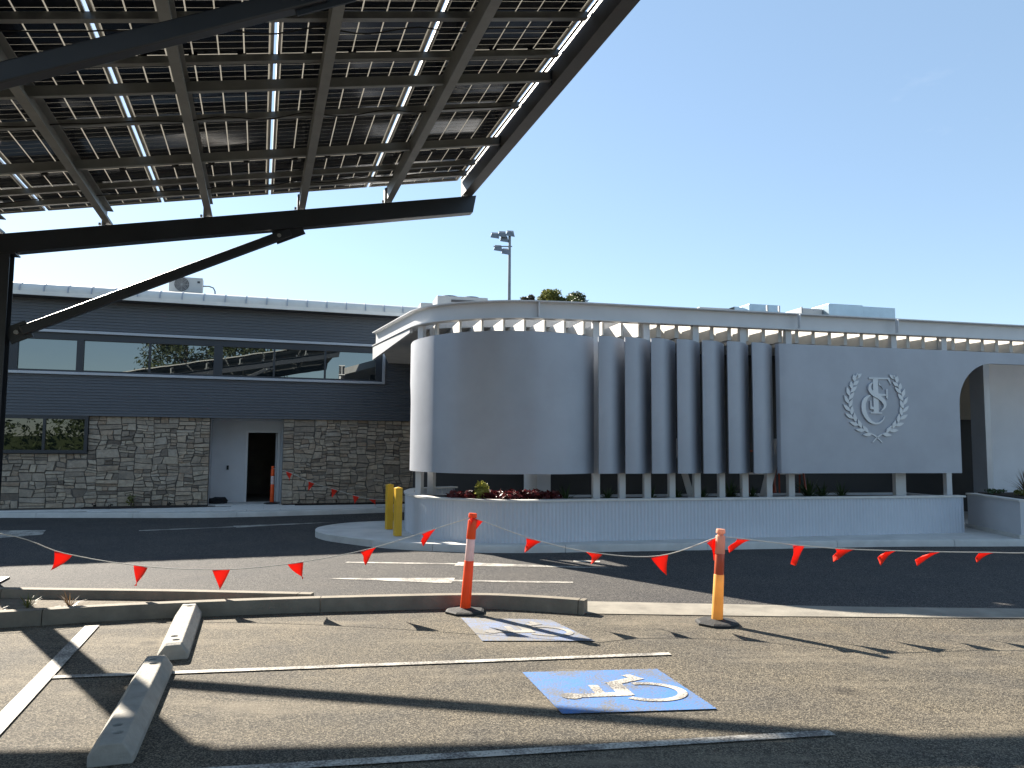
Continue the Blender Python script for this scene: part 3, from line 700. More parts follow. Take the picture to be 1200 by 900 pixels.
# rear wall, inner posts
RW = [tuple(W(-2.6, 5.4).xy), tuple(W(9.0, 4.2).xy), tuple(W(15, 4.2).xy)]
MB().wall(RW, .1, 4.045, .2).build('rear_wall', 'backwall', pv, world=True)
MB().wall([tuple(W(8.4, 4.24).xy), tuple(W(15, 4.17).xy)], 2.50, 4.04, .02).build('rear_wall_band', 'beige', pv, world=True) if False else MB().box(8.2, 14, 3.95, 4.12, 2.50, 4.04).build('rear_wall_band', 'beige', pv)
MB().lathe([(.14, .1), (.14, 4.04)], 20, (-.35, 3.2, 0)).build('inner_column', 'white_steel', pv, 40)
MB().box(-.05, .45, 4.4, 4.7, .1, 4.04).build('inner_column', 'render', pv)
# end wall and pier seen through the arch
MB().box(10.02, 15, 1.72, 2.0, .1, 4.04).build('end_wall', 'render', pv)
MB().box(9.86, 10.02, 1.70, 2.1, .1, 4.04).build('end_pier', 'trim', pv)

# ------------------------------------------------------------------ planters
pl = thing('curved_planter', 'long curved white planter wall with fluted cladding below the silver screens', 'planter', (0, 13.5, .11))
PP = spline([(-1.3, 17.3), (-2.0, 16.6), (-2.12, 15.7), (-2.05, 15.1), (-1.93, 14.6), (-1.74, 14.12), (-1.49, 13.75), (-1.2, 13.48), (-.86, 13.26), (-.45, 13.10), (0, 13.04), (.5, 13.12), (1.0, 13.28), (1.49, 13.42)], .04)
PP = PP + [tuple(W(.1 + i * 7.44 / 60).xy) for i in range(61)]
fl = resample(PP, .034); nn = normals(fl)
fl2 = [(p[0] - q[0] * (.006 if i % 2 else -.004), p[1] - q[1] * (.006 if i % 2 else -.004)) for i, (p, q) in enumerate(zip(fl, nn))]
MB().wall(fl2, .11, .80, .10).build('wall', 'planter', pl, world=True)
ee = W(7.56).xy; MB().hexa([W(7.46, .1, .11), W(7.56, .0, .11), W(7.56, 1.5, .11), W(7.46, 1.5, .11)], [W(7.46, .1, .80), W(7.56, .0, .80), W(7.56, 1.5, .80), W(7.46, 1.5, .80)]).build('end_wall', 'planter', pl, world=True)
MB().sweep([(-.03, .801), (-.03, .835), (.17, .835), (.17, .801)], resample(PP, .15) + [tuple(W(7.60).xy)]).build('capping', 'cap', pl, 40, world=True)
rw = spline([(-.9, 15.6), (-.2, 15.0), tuple(W(0, 1.6).xy), tuple(W(4, 1.6).xy), tuple(W(7.5, 1.5).xy)], .3)
MB().wall(rw, .11, .80, .12).build('rear_wall', 'planter', pl, world=True)
soilp = [(p[0] + q[0] * .11, p[1] + q[1] * .11) for p, q in zip(PP, normals(PP))][60::6] + [tuple(W(7.45, 1.45).xy), tuple(W(4, 1.55).xy), tuple(W(0, 1.55).xy), (-.2, 14.95), (-.9, 15.55)]
MB().prism(soilp, .2, .76).build('soil', 'soil', pl, world=True)
p2 = thing('corner_planter', 'white rendered planter with grasses beside the arch pier', 'planter', (9.3, 14.2, .11))
a_, b_ = Vector((9.55, 16.25)), Vector((9.29, 14.18)); c_ = Vector((14, 15.1)); d_ = Vector((14, 16.5))
def insetpoly(P, d):
    c0 = sum(P, Vector((0, 0))) / len(P); return [tuple(p + (c0 - p).normalized() * d) for p in P]
P2 = [b_, c_, d_, a_]
MB().prism([tuple(p) for p in P2], .11, .79).build('wall', 'render', p2, world=True)
MB().prism(insetpoly(P2, -.03), .791, .825).build('capping', 'cap', p2, world=True)
MB().prism(insetpoly(P2, .2), .80, .845).build('soil', 'soil', p2, world=True)
MB().prism(insetpoly(P2, -.06), .10, .19).build('plinth', 'concrete', p2, world=True)

# ------------------------------------------------------------------ solar canopy
CA = R(18.1); CK = .95; CO = Vector((-6.905, 10.3, 0)) * CK; cu = Vector((math.cos(CA), math.sin(CA), 0)); cv = Vector((-math.sin(CA), math.cos(CA), 0))
SL = .189
can = thing('solar_canopy', 'dark steel solar canopy with tilted glass panels on rising cantilever beams', 'solar canopy', CO, CA); can.scale = (CK,) * 3
BT = lambda s_: 4.561 + 1.75 * (1 / CK - 1) + SL * s_            # top of the frame beams
for fi, oy in enumerate((0., -6.47)):
    # H-section column
    m = MB(); m.box(-.12, .085, oy - .11, oy - .098, 0, BT(0) - .27); m.box(-.12, .085, oy + .098, oy + .11, 0, BT(0) - .27); m.box(-.006, .006, oy - .097, oy + .097, 0, BT(0) - .27)
    col = m.build('column', 'steel', can)
    MB().box(-.22, .22, oy - .22, oy + .22, .0, .03).build('base_plate', 'steel', col)
    MB().box(-.15, .15, oy - .13, oy + .13, BT(0) - .275, BT(0) - .255).build('cap_plate', 'steel', col)
    # inclined I-beam
    s0, s1 = -4.6, 6.60; m = MB(); lift = .036 * fi
    def slab(m, ya, yb, da, db):
        m.hexa([(s0, ya, BT(s0) - db + lift), (s1 - db * .19, ya, BT(s1 - db * .19) - db + lift), (s1 - db * .19, yb, BT(s1 - db * .19) - db + lift), (s0, yb, BT(s0) - db + lift)],
               [(s0, ya, BT(s0) - da + lift), (s1 - da * .19, ya, BT(s1 - da * .19) - da + lift), (s1 - da * .19, yb, BT(s1 - da * .19) - da + lift), (s0, yb, BT(s0) - da + lift)])
    slab(m, oy - .09, oy + .09, 0, .016); slab(m, oy - .09, oy + .09, .256, .272); slab(m, oy - .006, oy + .006, .0165, .2555)
    slab(m, oy - .088, oy - .076, .0165, .2555)
    m.build('frame_beam', 'steel', can)
    # brace with gussets
    z0 = (3.20 if fi == 0 else 3.30) + 1.75 * (1 / CK - 1)
    a, b_ = Vector((.14, oy, z0)), Vector((3.80, oy, (4.99 if fi == 0 else 5.02) + 1.75 * (1 / CK - 1))); d = (b_ - a).normalized()
    br = MB().bar(a + d * .12, b_ - d * .10, .11, .13).build('brace', 'steel', can, bevel=.012)
    MB().bar(a - d * .06, a + d * .22, .02, .24).build('gusset', 'steel', br); MB().bar(b_ - d * .35, b_ + d * .1, .02, .20).build('gusset', 'steel', br)
    MB().tube([(a.x + .05, oy - .05, a.z + .03), (a.x + .05, oy + .05, a.z + .03)], .03, 8).build('bolt', 'purlin', br)
    MB().tube([(b_.x - .25, oy - .07, b_.z - .12), (b_.x - .25, oy + .07, b_.z - .12)], .03, 8).build('bolt', 'purlin', br)
# purlins: horizontal C-sections running away from the camera
PH = .22; Y0, Y1 = -9.4, .07
pc = MB(); pc.box(-.008, .008, Y0, Y1, .0, PH); pc.box(.0081, .085, Y0, Y1, .0, .012); pc.box(.0081, .085, Y0, Y1, PH - .012, PH); pc.box(.077, .085, Y0, Y1, .0121, .035)
pcm = pc.mesh('purlin', M['purlin'])
cl = MB().box(-.012, .012, -.06, .10, -.04, .20).mesh('cleat', M['rail'])
edm = MB().box(-.085, .045, Y0, Y1, .0, .285).box(-.10, .0, Y0, Y1, .2855, .2955).box(-.085, .075, Y0, Y1, -.012, -.0005).mesh('edge_purlin', M['edge'])
PS = [6.47 - 1.318 * i for i in range(8)]
for i, s_ in enumerate(PS):
    o = link('purlin', pcm, can); o.location = (s_, 0, BT(s_) + .04)
    if i == 0: o.data = edm
    for oy in (0., -6.47):
        c_ = link('cleat', cl, o); c_.location = (-.022, oy - .02, 0)
    MB().tube([(-.06, -.055, -.035), (-.06, -.055, .0)], .018, 6).build('bolt', 'rail', o)
# rails and struts running up the slope
def inc(m, s0, s1, y, wd, d0, d1):
    """bar along the slope between s0 and s1, d0..d1 above the beam top"""
    m.hexa([(s0, y - wd / 2, BT(s0) + d0), (s1, y - wd / 2, BT(s1) + d0), (s1, y + wd / 2, BT(s1) + d0), (s0, y + wd / 2, BT(s0) + d0)],
           [(s0, y - wd / 2, BT(s0) + d1), (s1, y - wd / 2, BT(s1) + d1), (s1, y + wd / 2, BT(s1) + d1), (s0, y + wd / 2, BT(s0) + d1)])
SE = -4.2
for y in (-.35, -.86, -1.66, -2.95, -3.70, -4.32, -5.1, -5.75, -6.6, -7.3, -8.2, -8.9):
    m = MB(); inc(m, SE, 6.36, y, .055, .262, .335); inc(m, SE, 6.36, y - .04, .025, .255, .2615); m.build('panel_rail', 'rail', can)
for y in (-2.07, -4.03, -6.0, -8.0):
    for a, b_ in zip(PS[1:], PS):
        m = MB(); inc(m, a + .01, b_ - (.1 if b_ == PS[0] else .015), y, .012, .11, .225); inc(m, a + .01, b_ - .02, y - .03, .05, .10, .1095); m.build('bridging', 'purlin', can)
    MB().box(PS[0] - .10, PS[0] - .012, y - .05, y + .05, BT(6.4) + .06, BT(6.4) + .22).build('bracket', 'steel', can)
# solar panels
PW, PL = 1.47, 2.94; NC, NR = 6, 24
fr = MB(); t_, h_ = .028, .036
fr.box(0, PW, 0, t_, 0, h_); fr.box(0, PW, PL - t_, PL, 0, h_); fr.box(0, t_, t_, PL - t_, 0, h_); fr.box(PW - t_, PW, t_, PL - t_, 0, h_)
frm = fr.mesh('panel_frame', M['pframe'])
glm = MB().box(t_, PW - t_, t_, PL - t_, .022, .030).mesh('glass_sheet', M['pglass'])
ce = MB(); gx, gy = .013, .009; ux = (PW - 2 * t_ - .02) / NC; uy = (PL - 2 * t_ - .02) / NR
for i in range(NC):
    for j in range(NR):
        x0, y0 = t_ + .01 + i * ux, t_ + .01 + j * uy; ce.box(x0 + gx / 2, x0 + ux - gx / 2, y0 + gy / 2, y0 + uy - gy / 2 - (.012 if j == 11 else 0), .0185, .0215)
cem = ce.mesh('cell_grid', M['cell'])
jb = MB(); [jb.box(PW * k - .04, PW * k + .04, PL / 2 - .02, PL / 2 + .03, .0, .018) for k in (.2, .5, .8)]
jbm = jb.mesh('junction_boxes', M['rubber'])
tilt = -math.atan(SL); cs_ = math.cos(tilt)
for r_ in range(3):
    for k in range(7):
        s_ = 6.37 - (k + 1) * 1.505 * cs_
        o = link('solar_panel', frm, can); o.location = (s_, .13 - PL - r_ * (PL + .03), BT(s_) + .337); o.rotation_euler = (0, tilt, 0)
        link('glass_sheet', glm, o); tag(link('cell_grid', cem, o), kind='stuff'); link('junction_boxes', jbm, o)
# cables sagging under the panels
for y in (-.70, -3.1, -5.0):
    pts = []
    for i in range(90):
        s_ = SE + (6.2 - SE) * i / 89; pts.append((s_, y + .03 * math.sin(i * .9), BT(s_) + .245 - .03 * abs(math.sin(i * .37)) * (1 + .4 * math.sin(i * .11))))
    MB().tube(pts, .007, 5).build('cable', 'rubber', can)

# ------------------------------------------------------------------ wheel stops
def wheel_stop(a, b, label):
    a, b = Vector((*a, 0)), Vector((*b, 0)); L_ = (b - a).length; d = (b - a).normalized()
    prof = [(-.12, 0), (-.12, .045), (-.062, .13), (.062, .13), (.12, .045), (.12, 0)]
    m = MB(); st = [0, .05, L_ - .05, L_]; n = 6; vs = []
    for k, y in enumerate(st): vs += [(x_ * (.93 if k in (0, 3) else 1), y + (.0), z_ * (.90 if k in (0, 3) else 1)) for x_, z_ in prof]
    fs = [(k * n + i, k * n + (i + 1) % n, (k + 1) * n + (i + 1) % n, (k + 1) * n + i) for k in range(3) for i in range(n)] + [tuple(range(n)), tuple(3 * n + i for i in range(n))[::-1]]
    m.add(vs, fs)
    o = m.build('wheel_stop', 'stopc'); cut = MB()
    for y in (.14, .27, L_ - .27, L_ - .14): cut.lathe([(.028, .055), (.028, .2)], 14, (.012 if y in (.14, L_ - .27) else -.012, y, 0))
    c_ = cut.build('cutter', 'rubber'); bo = o.modifiers.new('holes', 'BOOLEAN'); bo.object = c_; bo.operation = 'DIFFERENCE'; bo.solver = 'EXACT'
    dg = bpy.context.evaluated_depsgraph_get(); me = bpy.data.meshes.new_from_object(o.evaluated_get(dg)); o.modifiers.clear(); o.data = me
    bpy.data.objects.remove(c_)
    bv = o.modifiers.new('bevel', 'BEVEL'); bv.width = .006; bv.segments = 2; bv.limit_method = 'ANGLE'; bv.angle_limit = R(35)
    o.location = a; o.rotation_euler.z = math.atan2(-d.x, d.y)
    return tag(o, label, 'wheel stop', 'concrete wheel stops')
wheel_stop((-2.17, 4.33), (-2.72, 6.08), 'grey concrete wheel stop lying across the thin bay line')
wheel_stop((-2.73, 6.38), (-3.30, 8.1), 'grey concrete wheel stop with its far end at the median kerb')

# ------------------------------------------------------------------ traffic posts and bunting
def ttop(loc, h, lean, cols, label, yaw=0.):
    t = thing('traffic_post', label, 'traffic post', loc, yaw, 'traffic posts holding the bunting')
    bs = MB().lathe([(.215, 0), (.215, .022), (.19, .034), (.10, .042), (.06, .05)], 8, rot=.39).build('base', 'rubber', t)
    L = lambda z: (lean * z, 0, z)
    def sec(z0, z1, r0, r1, m, nm, seg=14):
        return MB().tube([L(h * z0), L(h * (z0 + .004)), L(h * (z1 - .004)), L(h * z1)], [r0 * .96, r0, r1, r1 * .96], seg).build(nm, m, t, 40)
    sec(.04, .52, .056, .050, cols[0], 'lower_tube'); sec(.52, .74, .0475, .046, cols[1], 'reflective_band'); sec(.74, .93, .050, .046, cols[2], 'upper_tube')
    sec(.93, .955, .030, .030, cols[2], 'neck'); sec(.955, 1.0, .046, .044, cols[2], 'knob')
    return t
ttop((-.477, 8.25, 0), 1.03, .07, ('orange', 'whiteband', 'orange'), 'orange traffic post with a pale reflective band beside the kerb end')
ttop((2.05, 7.8, 0), .93, .055, ('amber', 'redband', 'palepink'), 'amber traffic post with a red band and faded pink top')
ttop(tuple(F(1.42, .35, .12)), 1.02, 0, ('orange', 'whiteband', 'orange'), 'orange traffic post with a white band in front of the open door')
def flag_mesh(bend, skew, fold):
    """hanging pennant, 3 columns x 6 rows with a curl"""
    m = MB(); vs = []; nr = 7; n_ = 5
    for j in range(nr):
        t = j / (nr - 1); wdt = .175 * (1 - t) + .004
        for i in range(n_):
            u_ = i / (n_ - 1) - .5; x_ = u_ * wdt + skew * t * t; y_ = bend * t * t + fold * math.sin(u_ * 3.0 + t * 3.2) * (t * .9 + .15)
            vs.append((x_, y_, -t * .215 * (1 - .25 * abs(bend))))
    m.add(vs, [(j * n_ + i, j * n_ + i + 1, (j + 1) * n_ + i + 1, (j + 1) * n_ + i) for j in range(nr - 1) for i in range(n_ - 1)])
    return m
def bunting(pts, flags, label, yj=0.):
    """pts: rope points; flags: (position, yaw, bend, skew, fold, roll)"""
    t = thing('bunting_line', label, 'bunting', (pts[0][0], pts[0][1], pts[0][2]), 0, 'rope lines with red flags')
    P = [Vector(p) for p in pts]; Pe = [P[0] * 2 - P[1]] + P + [P[-1] * 2 - P[-2]]; sp = []
    for i in range(1, len(Pe) - 2):
        for k in range(6):
            u_ = k / 6; a, b, c, d = Pe[i - 1:i + 3]; sp.append(.5 * ((2 * b) + (c - a) * u_ + (2 * a - 5 * b + 4 * c - d) * u_ ** 2 + (3 * b - a - 3 * c + d) * u_ ** 3))
    sp.append(P[-1])
    MB().tube(sp, .0048, 6).build('rope', 'rope', t, 60, world=True)
    for (x_, yaw, bend, skew, fold, roll) in flags:
        k = min(range(len(sp)), key=lambda i: abs(sp[i].x - x_)); kk = min(max(k, 1), len(sp) - 2)
        a = sp[kk - 1] if sp[kk].x > x_ else sp[kk]; b = sp[kk] if sp[kk].x > x_ else sp[kk + 1]
        tt = (x_ - a.x) / ((b.x - a.x) or 1); p = a + (b - a) * tt
        dr = (b - a).normalized(); o = flag_mesh(bend, skew, fold).build('flag', 'flag', t)
        sm = o.modifiers.new('thickness', 'SOLIDIFY'); sm.thickness = .0015
        o.location = p - t.location - Vector((0, 0, .004)); o.rotation_euler = (roll, -math.atan2(dr.z, math.hypot(dr.x, dr.y)), math.atan2(dr.y, dr.x) + yaw)
        for pl_ in o.data.polygons: pl_.use_smooth = True
Y1_ = 8.24
bunting([(-8.6, 8.3, 1.03), (-7.2, 8.28, .92), (-5.41, Y1_, .785), (-4.72, Y1_, .585), (-3.88, Y1_, .455), (-3.035, Y1_, .425), (-2.26, Y1_, .50), (-1.52, Y1_, .645), (-.865, Y1_, .845), (-.43, Y1_, .985)],
        [(-6.4, .3, .1, 0, .02, 0), (-4.72, .25, .05, -.08, .015, .1), (-3.90, -.3, .04, -.05, .02, -.1), (-3.05, .15, .03, -.02, .015, .05), (-2.27, -.2, .06, .0, .02, .35), (-1.50, .4, -.04, -.05, .03, .95), (-.86, .3, -.06, -.09, .03, 1.2)],
        'long rope of red flags sagging across the road before the stone building')
bunting([(-.40, 8.24, .985), (.232, 8.15, .775), (.848, 8.04, .655), (1.508, 7.92, .645), (2.085, 7.8, .855)],
        [(-.36, .9, .05, .03, .03, .2), (.245, .3, -.05, -.04, .03, 1.1), (.86, -.3, -.05, -.09, .02, 1.15), (1.51, .15, .04, .03, .015, .1), (2.02, .8, .1, .0, .03, -.3)],
        'rope of red flags strung between the orange and the amber traffic post')
bunting([(2.11, 7.8, .855), (2.316, 7.8, .835), (2.869, 7.8, .775), (3.338, 7.8, .742), (3.807, 7.8, .728), (4.26, 7.8, .72), (4.745, 7.8, .718), (5.3, 7.8, .72), (6.4, 7.8, .80), (7.4, 7.8, .95)],
        [(2.34, .3, -.06, -.06, .03, 1.2), (2.88, .5, .06, .03, .03, .15), (3.34, -.3, -.06, -.09, .03, 1.22), (3.81, .3, -.04, .0, .04, 1.12), (4.26, .3, -.06, -.09, .03, 1.22), (4.76, .1, -.03, .02, .02, 1.2), (5.5, .2, .1, .0, .02, .3)],
        'rope of red flags running from the amber traffic post past the planter')
d0 = F(1.44, .33, 1.08)
bunting([tuple(d0), (-5.88, 20.5, 1.0), (-5.28, 20.5, .74), (-4.67, 20.5, .56), (-4.08, 20.4, .40), (-3.62, 20.3, .32), (-2.9, 20.1, .34)],
        [(-5.88, .2, .0, .05, .03, .3), (-5.28, .5, .0, .0, .03, .2), (-4.67, .5, .0, .0, .03, .1), (-4.08, .2, .0, 0, .03, .3), (-3.62, .2, -.03, .05, .03, .9), (-3.2, .2, -.03, .05, .03, .6)],
        'rope of red flags drooping from the door post along the stone wall')
# yellow bollards
def bollard(loc, rz, label):
    t = thing('bollard', label, 'bollard', loc, rz, 'yellow steel bollards')
    MB().hexa([(-.062, -.062, 0), (.062, -.062, 0), (.062, .062, 0), (-.062, .062, 0)], [(-.062, -.062, .835), (.062, -.062, .835), (.062, .062, .835), (-.062, .062, .835)]).build('post', 'yellow', t, bevel=.008)
    MB().add([(-.064, -.064, .835), (.064, -.064, .835), (.064, .064, .835), (-.064, .064, .835), (-.064, -.064, .85), (.064, -.064, .85), (.064, .064, .85), (-.064, .064, .85), (0, 0, .872)],
             [(3, 2, 1, 0), (0, 1, 5, 4), (1, 2, 6, 5), (2, 3, 7, 6), (3, 0, 4, 7), (4, 5, 8), (5, 6, 8), (6, 7, 8), (7, 4, 8)]).build('cap', 'yellow', t)
bollard((-2.035, 13.97, .122), .5, 'square yellow bollard standing closest to the kerb of the island')
bollard((-2.36, 15.05, .122), .5, 'square yellow bollard set further back beside the planter')

# ------------------------------------------------------------------ rooftop plant
def aircon(loc, rz, wd, h, dp, label, fan=True, top=False):
    t = thing('air_conditioner', label, 'air conditioner', loc, rz)
    b = MB().box(0, wd, 0, dp, .06, h).build('casing', 'acwhite', t, bevel=.012)
    MB().box(.08, .16, .05, dp - .05, 0, .06).build('foot', 'acdark', t); MB().box(wd - .16, wd - .08, .05, dp - .05, 0, .06).build('foot', 'acdark', t)
    if fan:
        cx, cz, r_ = wd * .38, .06 + (h - .06) / 2, min(wd * .3, (h - .1) / 2)
        MB().tube([(cx, -.006, cz), (cx, .02, cz)], r_, 24).build('fan_opening', 'acdark', t)
        m = MB()
        for k in range(1, 6):
            n = 28; rr = r_ * k / 5; m.tube([(cx + rr * math.cos(2 * math.pi * i / n), -.014, cz + rr * math.sin(2 * math.pi * i / n)) for i in range(n + 1)], .004, 4)
        for k in range(8): m.bar((cx, -.014, cz), (cx + r_ * math.cos(k * math.pi / 4), -.014, cz + r_ * math.sin(k * math.pi / 4)), .006, .006, (0, 1, 0))
        m.build('fan_grille', 'acwhite', t)
        MB().box(wd * .84, wd * .92, -.004, .01, h * .68, h * .80).build('badge', 'dark_frame', t)
    if top:
        for k in (.28, .72): MB().lathe([(wd * .18, h), (wd * .19, h + .04), (wd * .17, h + .06), (wd * .15, h + .045)], 20, (wd * k, dp / 2, 0)).build('fan_cowl', 'acdark', t)
        for z_ in [h * (.35 + .1 * k) for k in range(6)]: MB().box(wd * .27, wd * .75, -.012, .002, z_, z_ + h * .06).build('louvre', 'acdark', t)
    return t
aircon(tuple(F(-1.56, 2.0, 6.03)), FA, .90, .50, .38, 'pale air conditioner with round fan grille on the stone building roof')
tag(MB().tube([F(-.66, 2.2, 6.33), F(-.50, 2.2, 6.34), F(-.38, 2.2, 6.30), F(-.33, 2.2, 6.20), F(-.32, 2.2, 6.06)], .022, 8).build('conduit', 'galv2'), 'bent grey conduit coming off the rooftop air conditioner', 'pipe')
aircon((-1.72, 17.4, 4.262), WA, 1.18, .90, .8, 'wide air conditioner with two fan cowls on the pavilion roof', False, True)
aircon((-2.22, 18.4, 4.262), WA, .5, .92, .6, 'small air conditioner behind the curved corner of the pavilion roof', False, False)
du = thing('roof_duct', 'galvanised duct with a curved hood on the pavilion roof', 'duct', (4.75, 18.6, 4.26), WA); du.scale = (1.12, 1.12, 1.02)
MB().box(.0, .95, .35, .95, .55, .95).build('duct_box', 'acwhite', du, bevel=.01); MB().box(1.15, 1.9, .2, 1.0, .55, 1.06).build('duct_box', 'galv', du, bevel=.01)
MB().sweep([(0, 0), (0, .12), (.6, .12), (.6, 0)], [(0, 0), (1, 0)]).build('duct_run', 'galv', du)
hp = [(.75 + .6 * math.sin(R(a)), .62 + .34 * math.cos(R(a))) for a in range(0, 100, 10)]; k_ = len(hp)
MB().add([(x_, .15, z_) for x_, z_ in hp] + [(x_, .75, z_) for x_, z_ in hp] + [(.75, .15, .6), (.75, .75, .6)], [(i, i + 1, k_ + i + 1, k_ + i) for i in range(k_ - 1)] + [tuple(range(k_)) + (2 * k_,), tuple(range(k_, 2 * k_)) + (2 * k_ + 1,)]).build('curved_hood', 'galv', du)
for x_ in (.1, .9, 1.25, 1.8): MB().box(x_ - .02, x_ + .02, .5, .54, 0, .56).build('leg', 'galv2', du)
d2 = thing('rooftop_unit', 'large boxy sheet metal unit with side ducts on the pavilion roof', 'air conditioner', (7.9, 19.0, 4.26), WA)
MB().box(.0, .98, .0, 1.2, .1, 1.08).build('casing', 'galv', d2, bevel=.01); MB().box(.985, 1.95, .02, 1.18, .1, 1.06).build('casing', 'galv', d2, bevel=.01)
MB().box(-.62, -.01, .25, 1.3, .1, .98).build('side_duct', 'acwhite', d2, bevel=.01); MB().box(-1.25, -.63, .4, 1.3, .1, .86).build('side_duct', 'acwhite', d2, bevel=.01)
for x_ in (-.64, -1.27, -1.6): MB().box(x_, x_ + .03, .2, .26, 0, 1.0).build('stay', 'galv2', d2)
MB().box(-1.6, 1.95, .1, 1.1, 0, .099).build('plinth', 'galv2', d2)

# floodlight mast
fmst = thing('floodlight_mast', 'tall grey floodlight mast rising behind the pavilion roof', 'light mast', (-.2, 45, 0))
MB().tube([(0, 0, 0), (0, 0, 13.6), (0, 0, 14.45)], [.14, .085, .08], 10).build('pole', 'galv2', fmst, 40)
for z_ in (14.25, 13.55): MB().bar((-.95, 0, z_), (.15, 0, z_), .06, .06).build('cross_arm', 'galv2', fmst)
for x_, z_ in ((-.86, 14.22), (-.42, 14.30), (.06, 14.34), (-.30, 14.0), (-.66, 13.45), (-.20, 13.25)):
    h_ = MB().hexa([(x_ - .28, -.25, z_ - .20), (x_ + .24, -.25, z_ - .28), (x_ + .24, .16, z_ - .12), (x_ - .28, .16, z_ - .04)], [(x_ - .22, -.14, z_ + .06), (x_ + .16, -.14, z_ + .04), (x_ + .16, .12, z_ + .2), (x_ - .22, .12, z_ + .22)]).build('lamp_head', 'galv2', fmst)

# ------------------------------------------------------------------ plants
def tree(loc, h, cr, m, label, seed, group, nl=22, dens=150, ls=.32, base=.45):
    r = random.Random(seed); t = thing('gum_tree', label, 'tree', loc, 0, group)
    tk = MB(); tk.tube([(0, 0, 0), (.1, .05, h * .3), (-.05, .1, h * .55), (.1, 0, h * .8)], [h * .022, h * .017, h * .012, h * .005], 8)
    cw = MB()
    for i in range(nl):
        a = r.uniform(0, 6.28); z_ = h * r.uniform(base, .97); k = math.sin(math.pi * min(1, max(.06, (z_ / h - base + .06) / (1.06 - base)))) ** .7
        rr = cr * k * r.uniform(.25, 1); p = Vector((rr * math.cos(a), rr * math.sin(a), z_))
        tk.tube([(0, 0, max(h * .25, z_ - rr * .9)), p * .55 + Vector((0, 0, z_ * .42 - .1)), p], [h * .006, h * .004, h * .0015], 5)
        c_ = cr * r.uniform(.22, .42); cw.leaves(p, (c_, c_, c_ * .72), dens, ls, r); cw.leaves(p + Vector((0, 0, -c_ * .3)), (c_ * 1.25, c_ * 1.25, c_), dens // 4, ls, r)
    tk.build('trunk', 'bark', t, 60); cw.build('crown', m, t)
    return t
tree((1.6, 62, 0), 14.25, 1.3, 'leaf3', 'bronze tinged tree top beside the floodlight mast', 1, 'tree tops behind the pavilion', 60, 150, .24, .68)
tree((3.1, 60, 0), 14.35, 1.4, 'leaf2', 'yellow green tree top showing over the roof beam', 2, 'tree tops behind the pavilion', 60, 150, .24, .68)
tree((4.9, 61, 0), 14.1, 1.9, 'leaf', 'dark green wide tree top over the pavilion roof', 3, 'tree tops behind the pavilion', 70, 150, .24, .68)
for i, (x_, y_, h_) in enumerate(((2.4, -27, 14.0), (7.0, -29, 13.0), (21, -24, 9.0), (28, -33, 12), (-1, -36, 8.0))):
    tree((x_, y_, 0), h_, 4.0, 'leaf', ['spreading gum tree across the car park, mirrored in the strip window', 'tall gum tree across the car park, mirrored in the glass', 'low gum tree across the car park', 'broad gum tree at the car park corner', 'small gum tree across the car park by the canopy'][i], 30 + i, 'gum trees across the car park', 34, 190, .36, .22)

hd = thing('hedge', 'long dense hedge added out of view to darken the ground floor window reflection', 'hedge', (4, -27, 0))  # unseen; added so the ground floor window reflects dark green
hm = MB()
for i in range(70): hm.leaves((-26 + i * .75, rnd.uniform(-.4, .4), 1.7 + rnd.uniform(-.2, .3)), (.8, .9, 1.7 + rnd.uniform(-.2, .5)), 130, .42)
hm.build('foliage', 'leaf', hd); MB().box(-26, 26, -.5, .5, 0, 2.2).build('branches', 'leaf', hd)
def shrub(loc, label, cat, group, m, n, rad, size, seed, up=False, name='shrub'):
    r = random.Random(seed); t = thing(name, label, cat, loc, 0, group); lv = MB(); st = MB()
    if up:      # rosette of blades
        for i in range(n):
            a = r.uniform(0, 6.28); el = r.uniform(.25, 1.35); L_ = size * r.uniform(.6, 1.1); d = Vector((math.cos(a) * math.cos(el), math.sin(a) * math.cos(el), math.sin(el))); sd = Vector((-math.sin(a), math.cos(a), 0)) * size * rad
            p1 = d * L_ * .5; p2 = d * L_ - Vector((0, 0, L_ * .22 * math.cos(el)))
            lv.add([-sd * .6, sd * .6, p1 + sd, p1 - sd, p2], [(0, 1, 2, 3), (3, 2, 4)])
        st.tube([(0, 0, -.03), (0, 0, size * .15)], [size * .06, size * .04], 6)
    else:
        for i in range(6):
            a = r.uniform(0, 6.28); q = Vector((math.cos(a) * rad[0] * .5, math.sin(a) * rad[1] * .5, rad[2] * r.uniform(.9, 1.5))); st.tube([(0, 0, -.03), q * .5, q], [.008, .006, .003], 5)
            lv.leaves(q * .9, (rad[0] * .6, rad[1] * .6, rad[2] * .5), n // 6, size, r)
        lv.leaves((0, 0, rad[2]), rad, n // 2, size, r)
    st.build('stem', 'bark', t); lv.build('leaves', m, t)
    return t
ZS = .76
shrub(tuple(Vector((-.52, 13.75, ZS))), 'yellow variegated shrub standing in the curved planter', 'shrub', 'planter shrubs', 'varleaf', 170, (.13, .13, .20), .10, 50)
for i, s_ in enumerate((-2.35, -2.05, -1.75, -1.47, -1.2, -.92, -.65, -1.6, -1.32, -1.05, -.8)):
    q = W(s_, .42 + .1 * (i % 3) + (.35 if i < 2 else .12 if i < 7 else .4), ZS)
    shrub(tuple(q), 'low burgundy leafed plant in the row below the curved screen', 'plant', 'burgundy plants in the planter', 'redleaf', 110, (.16, .16, .10), .10, 60 + i, name='low_plant')
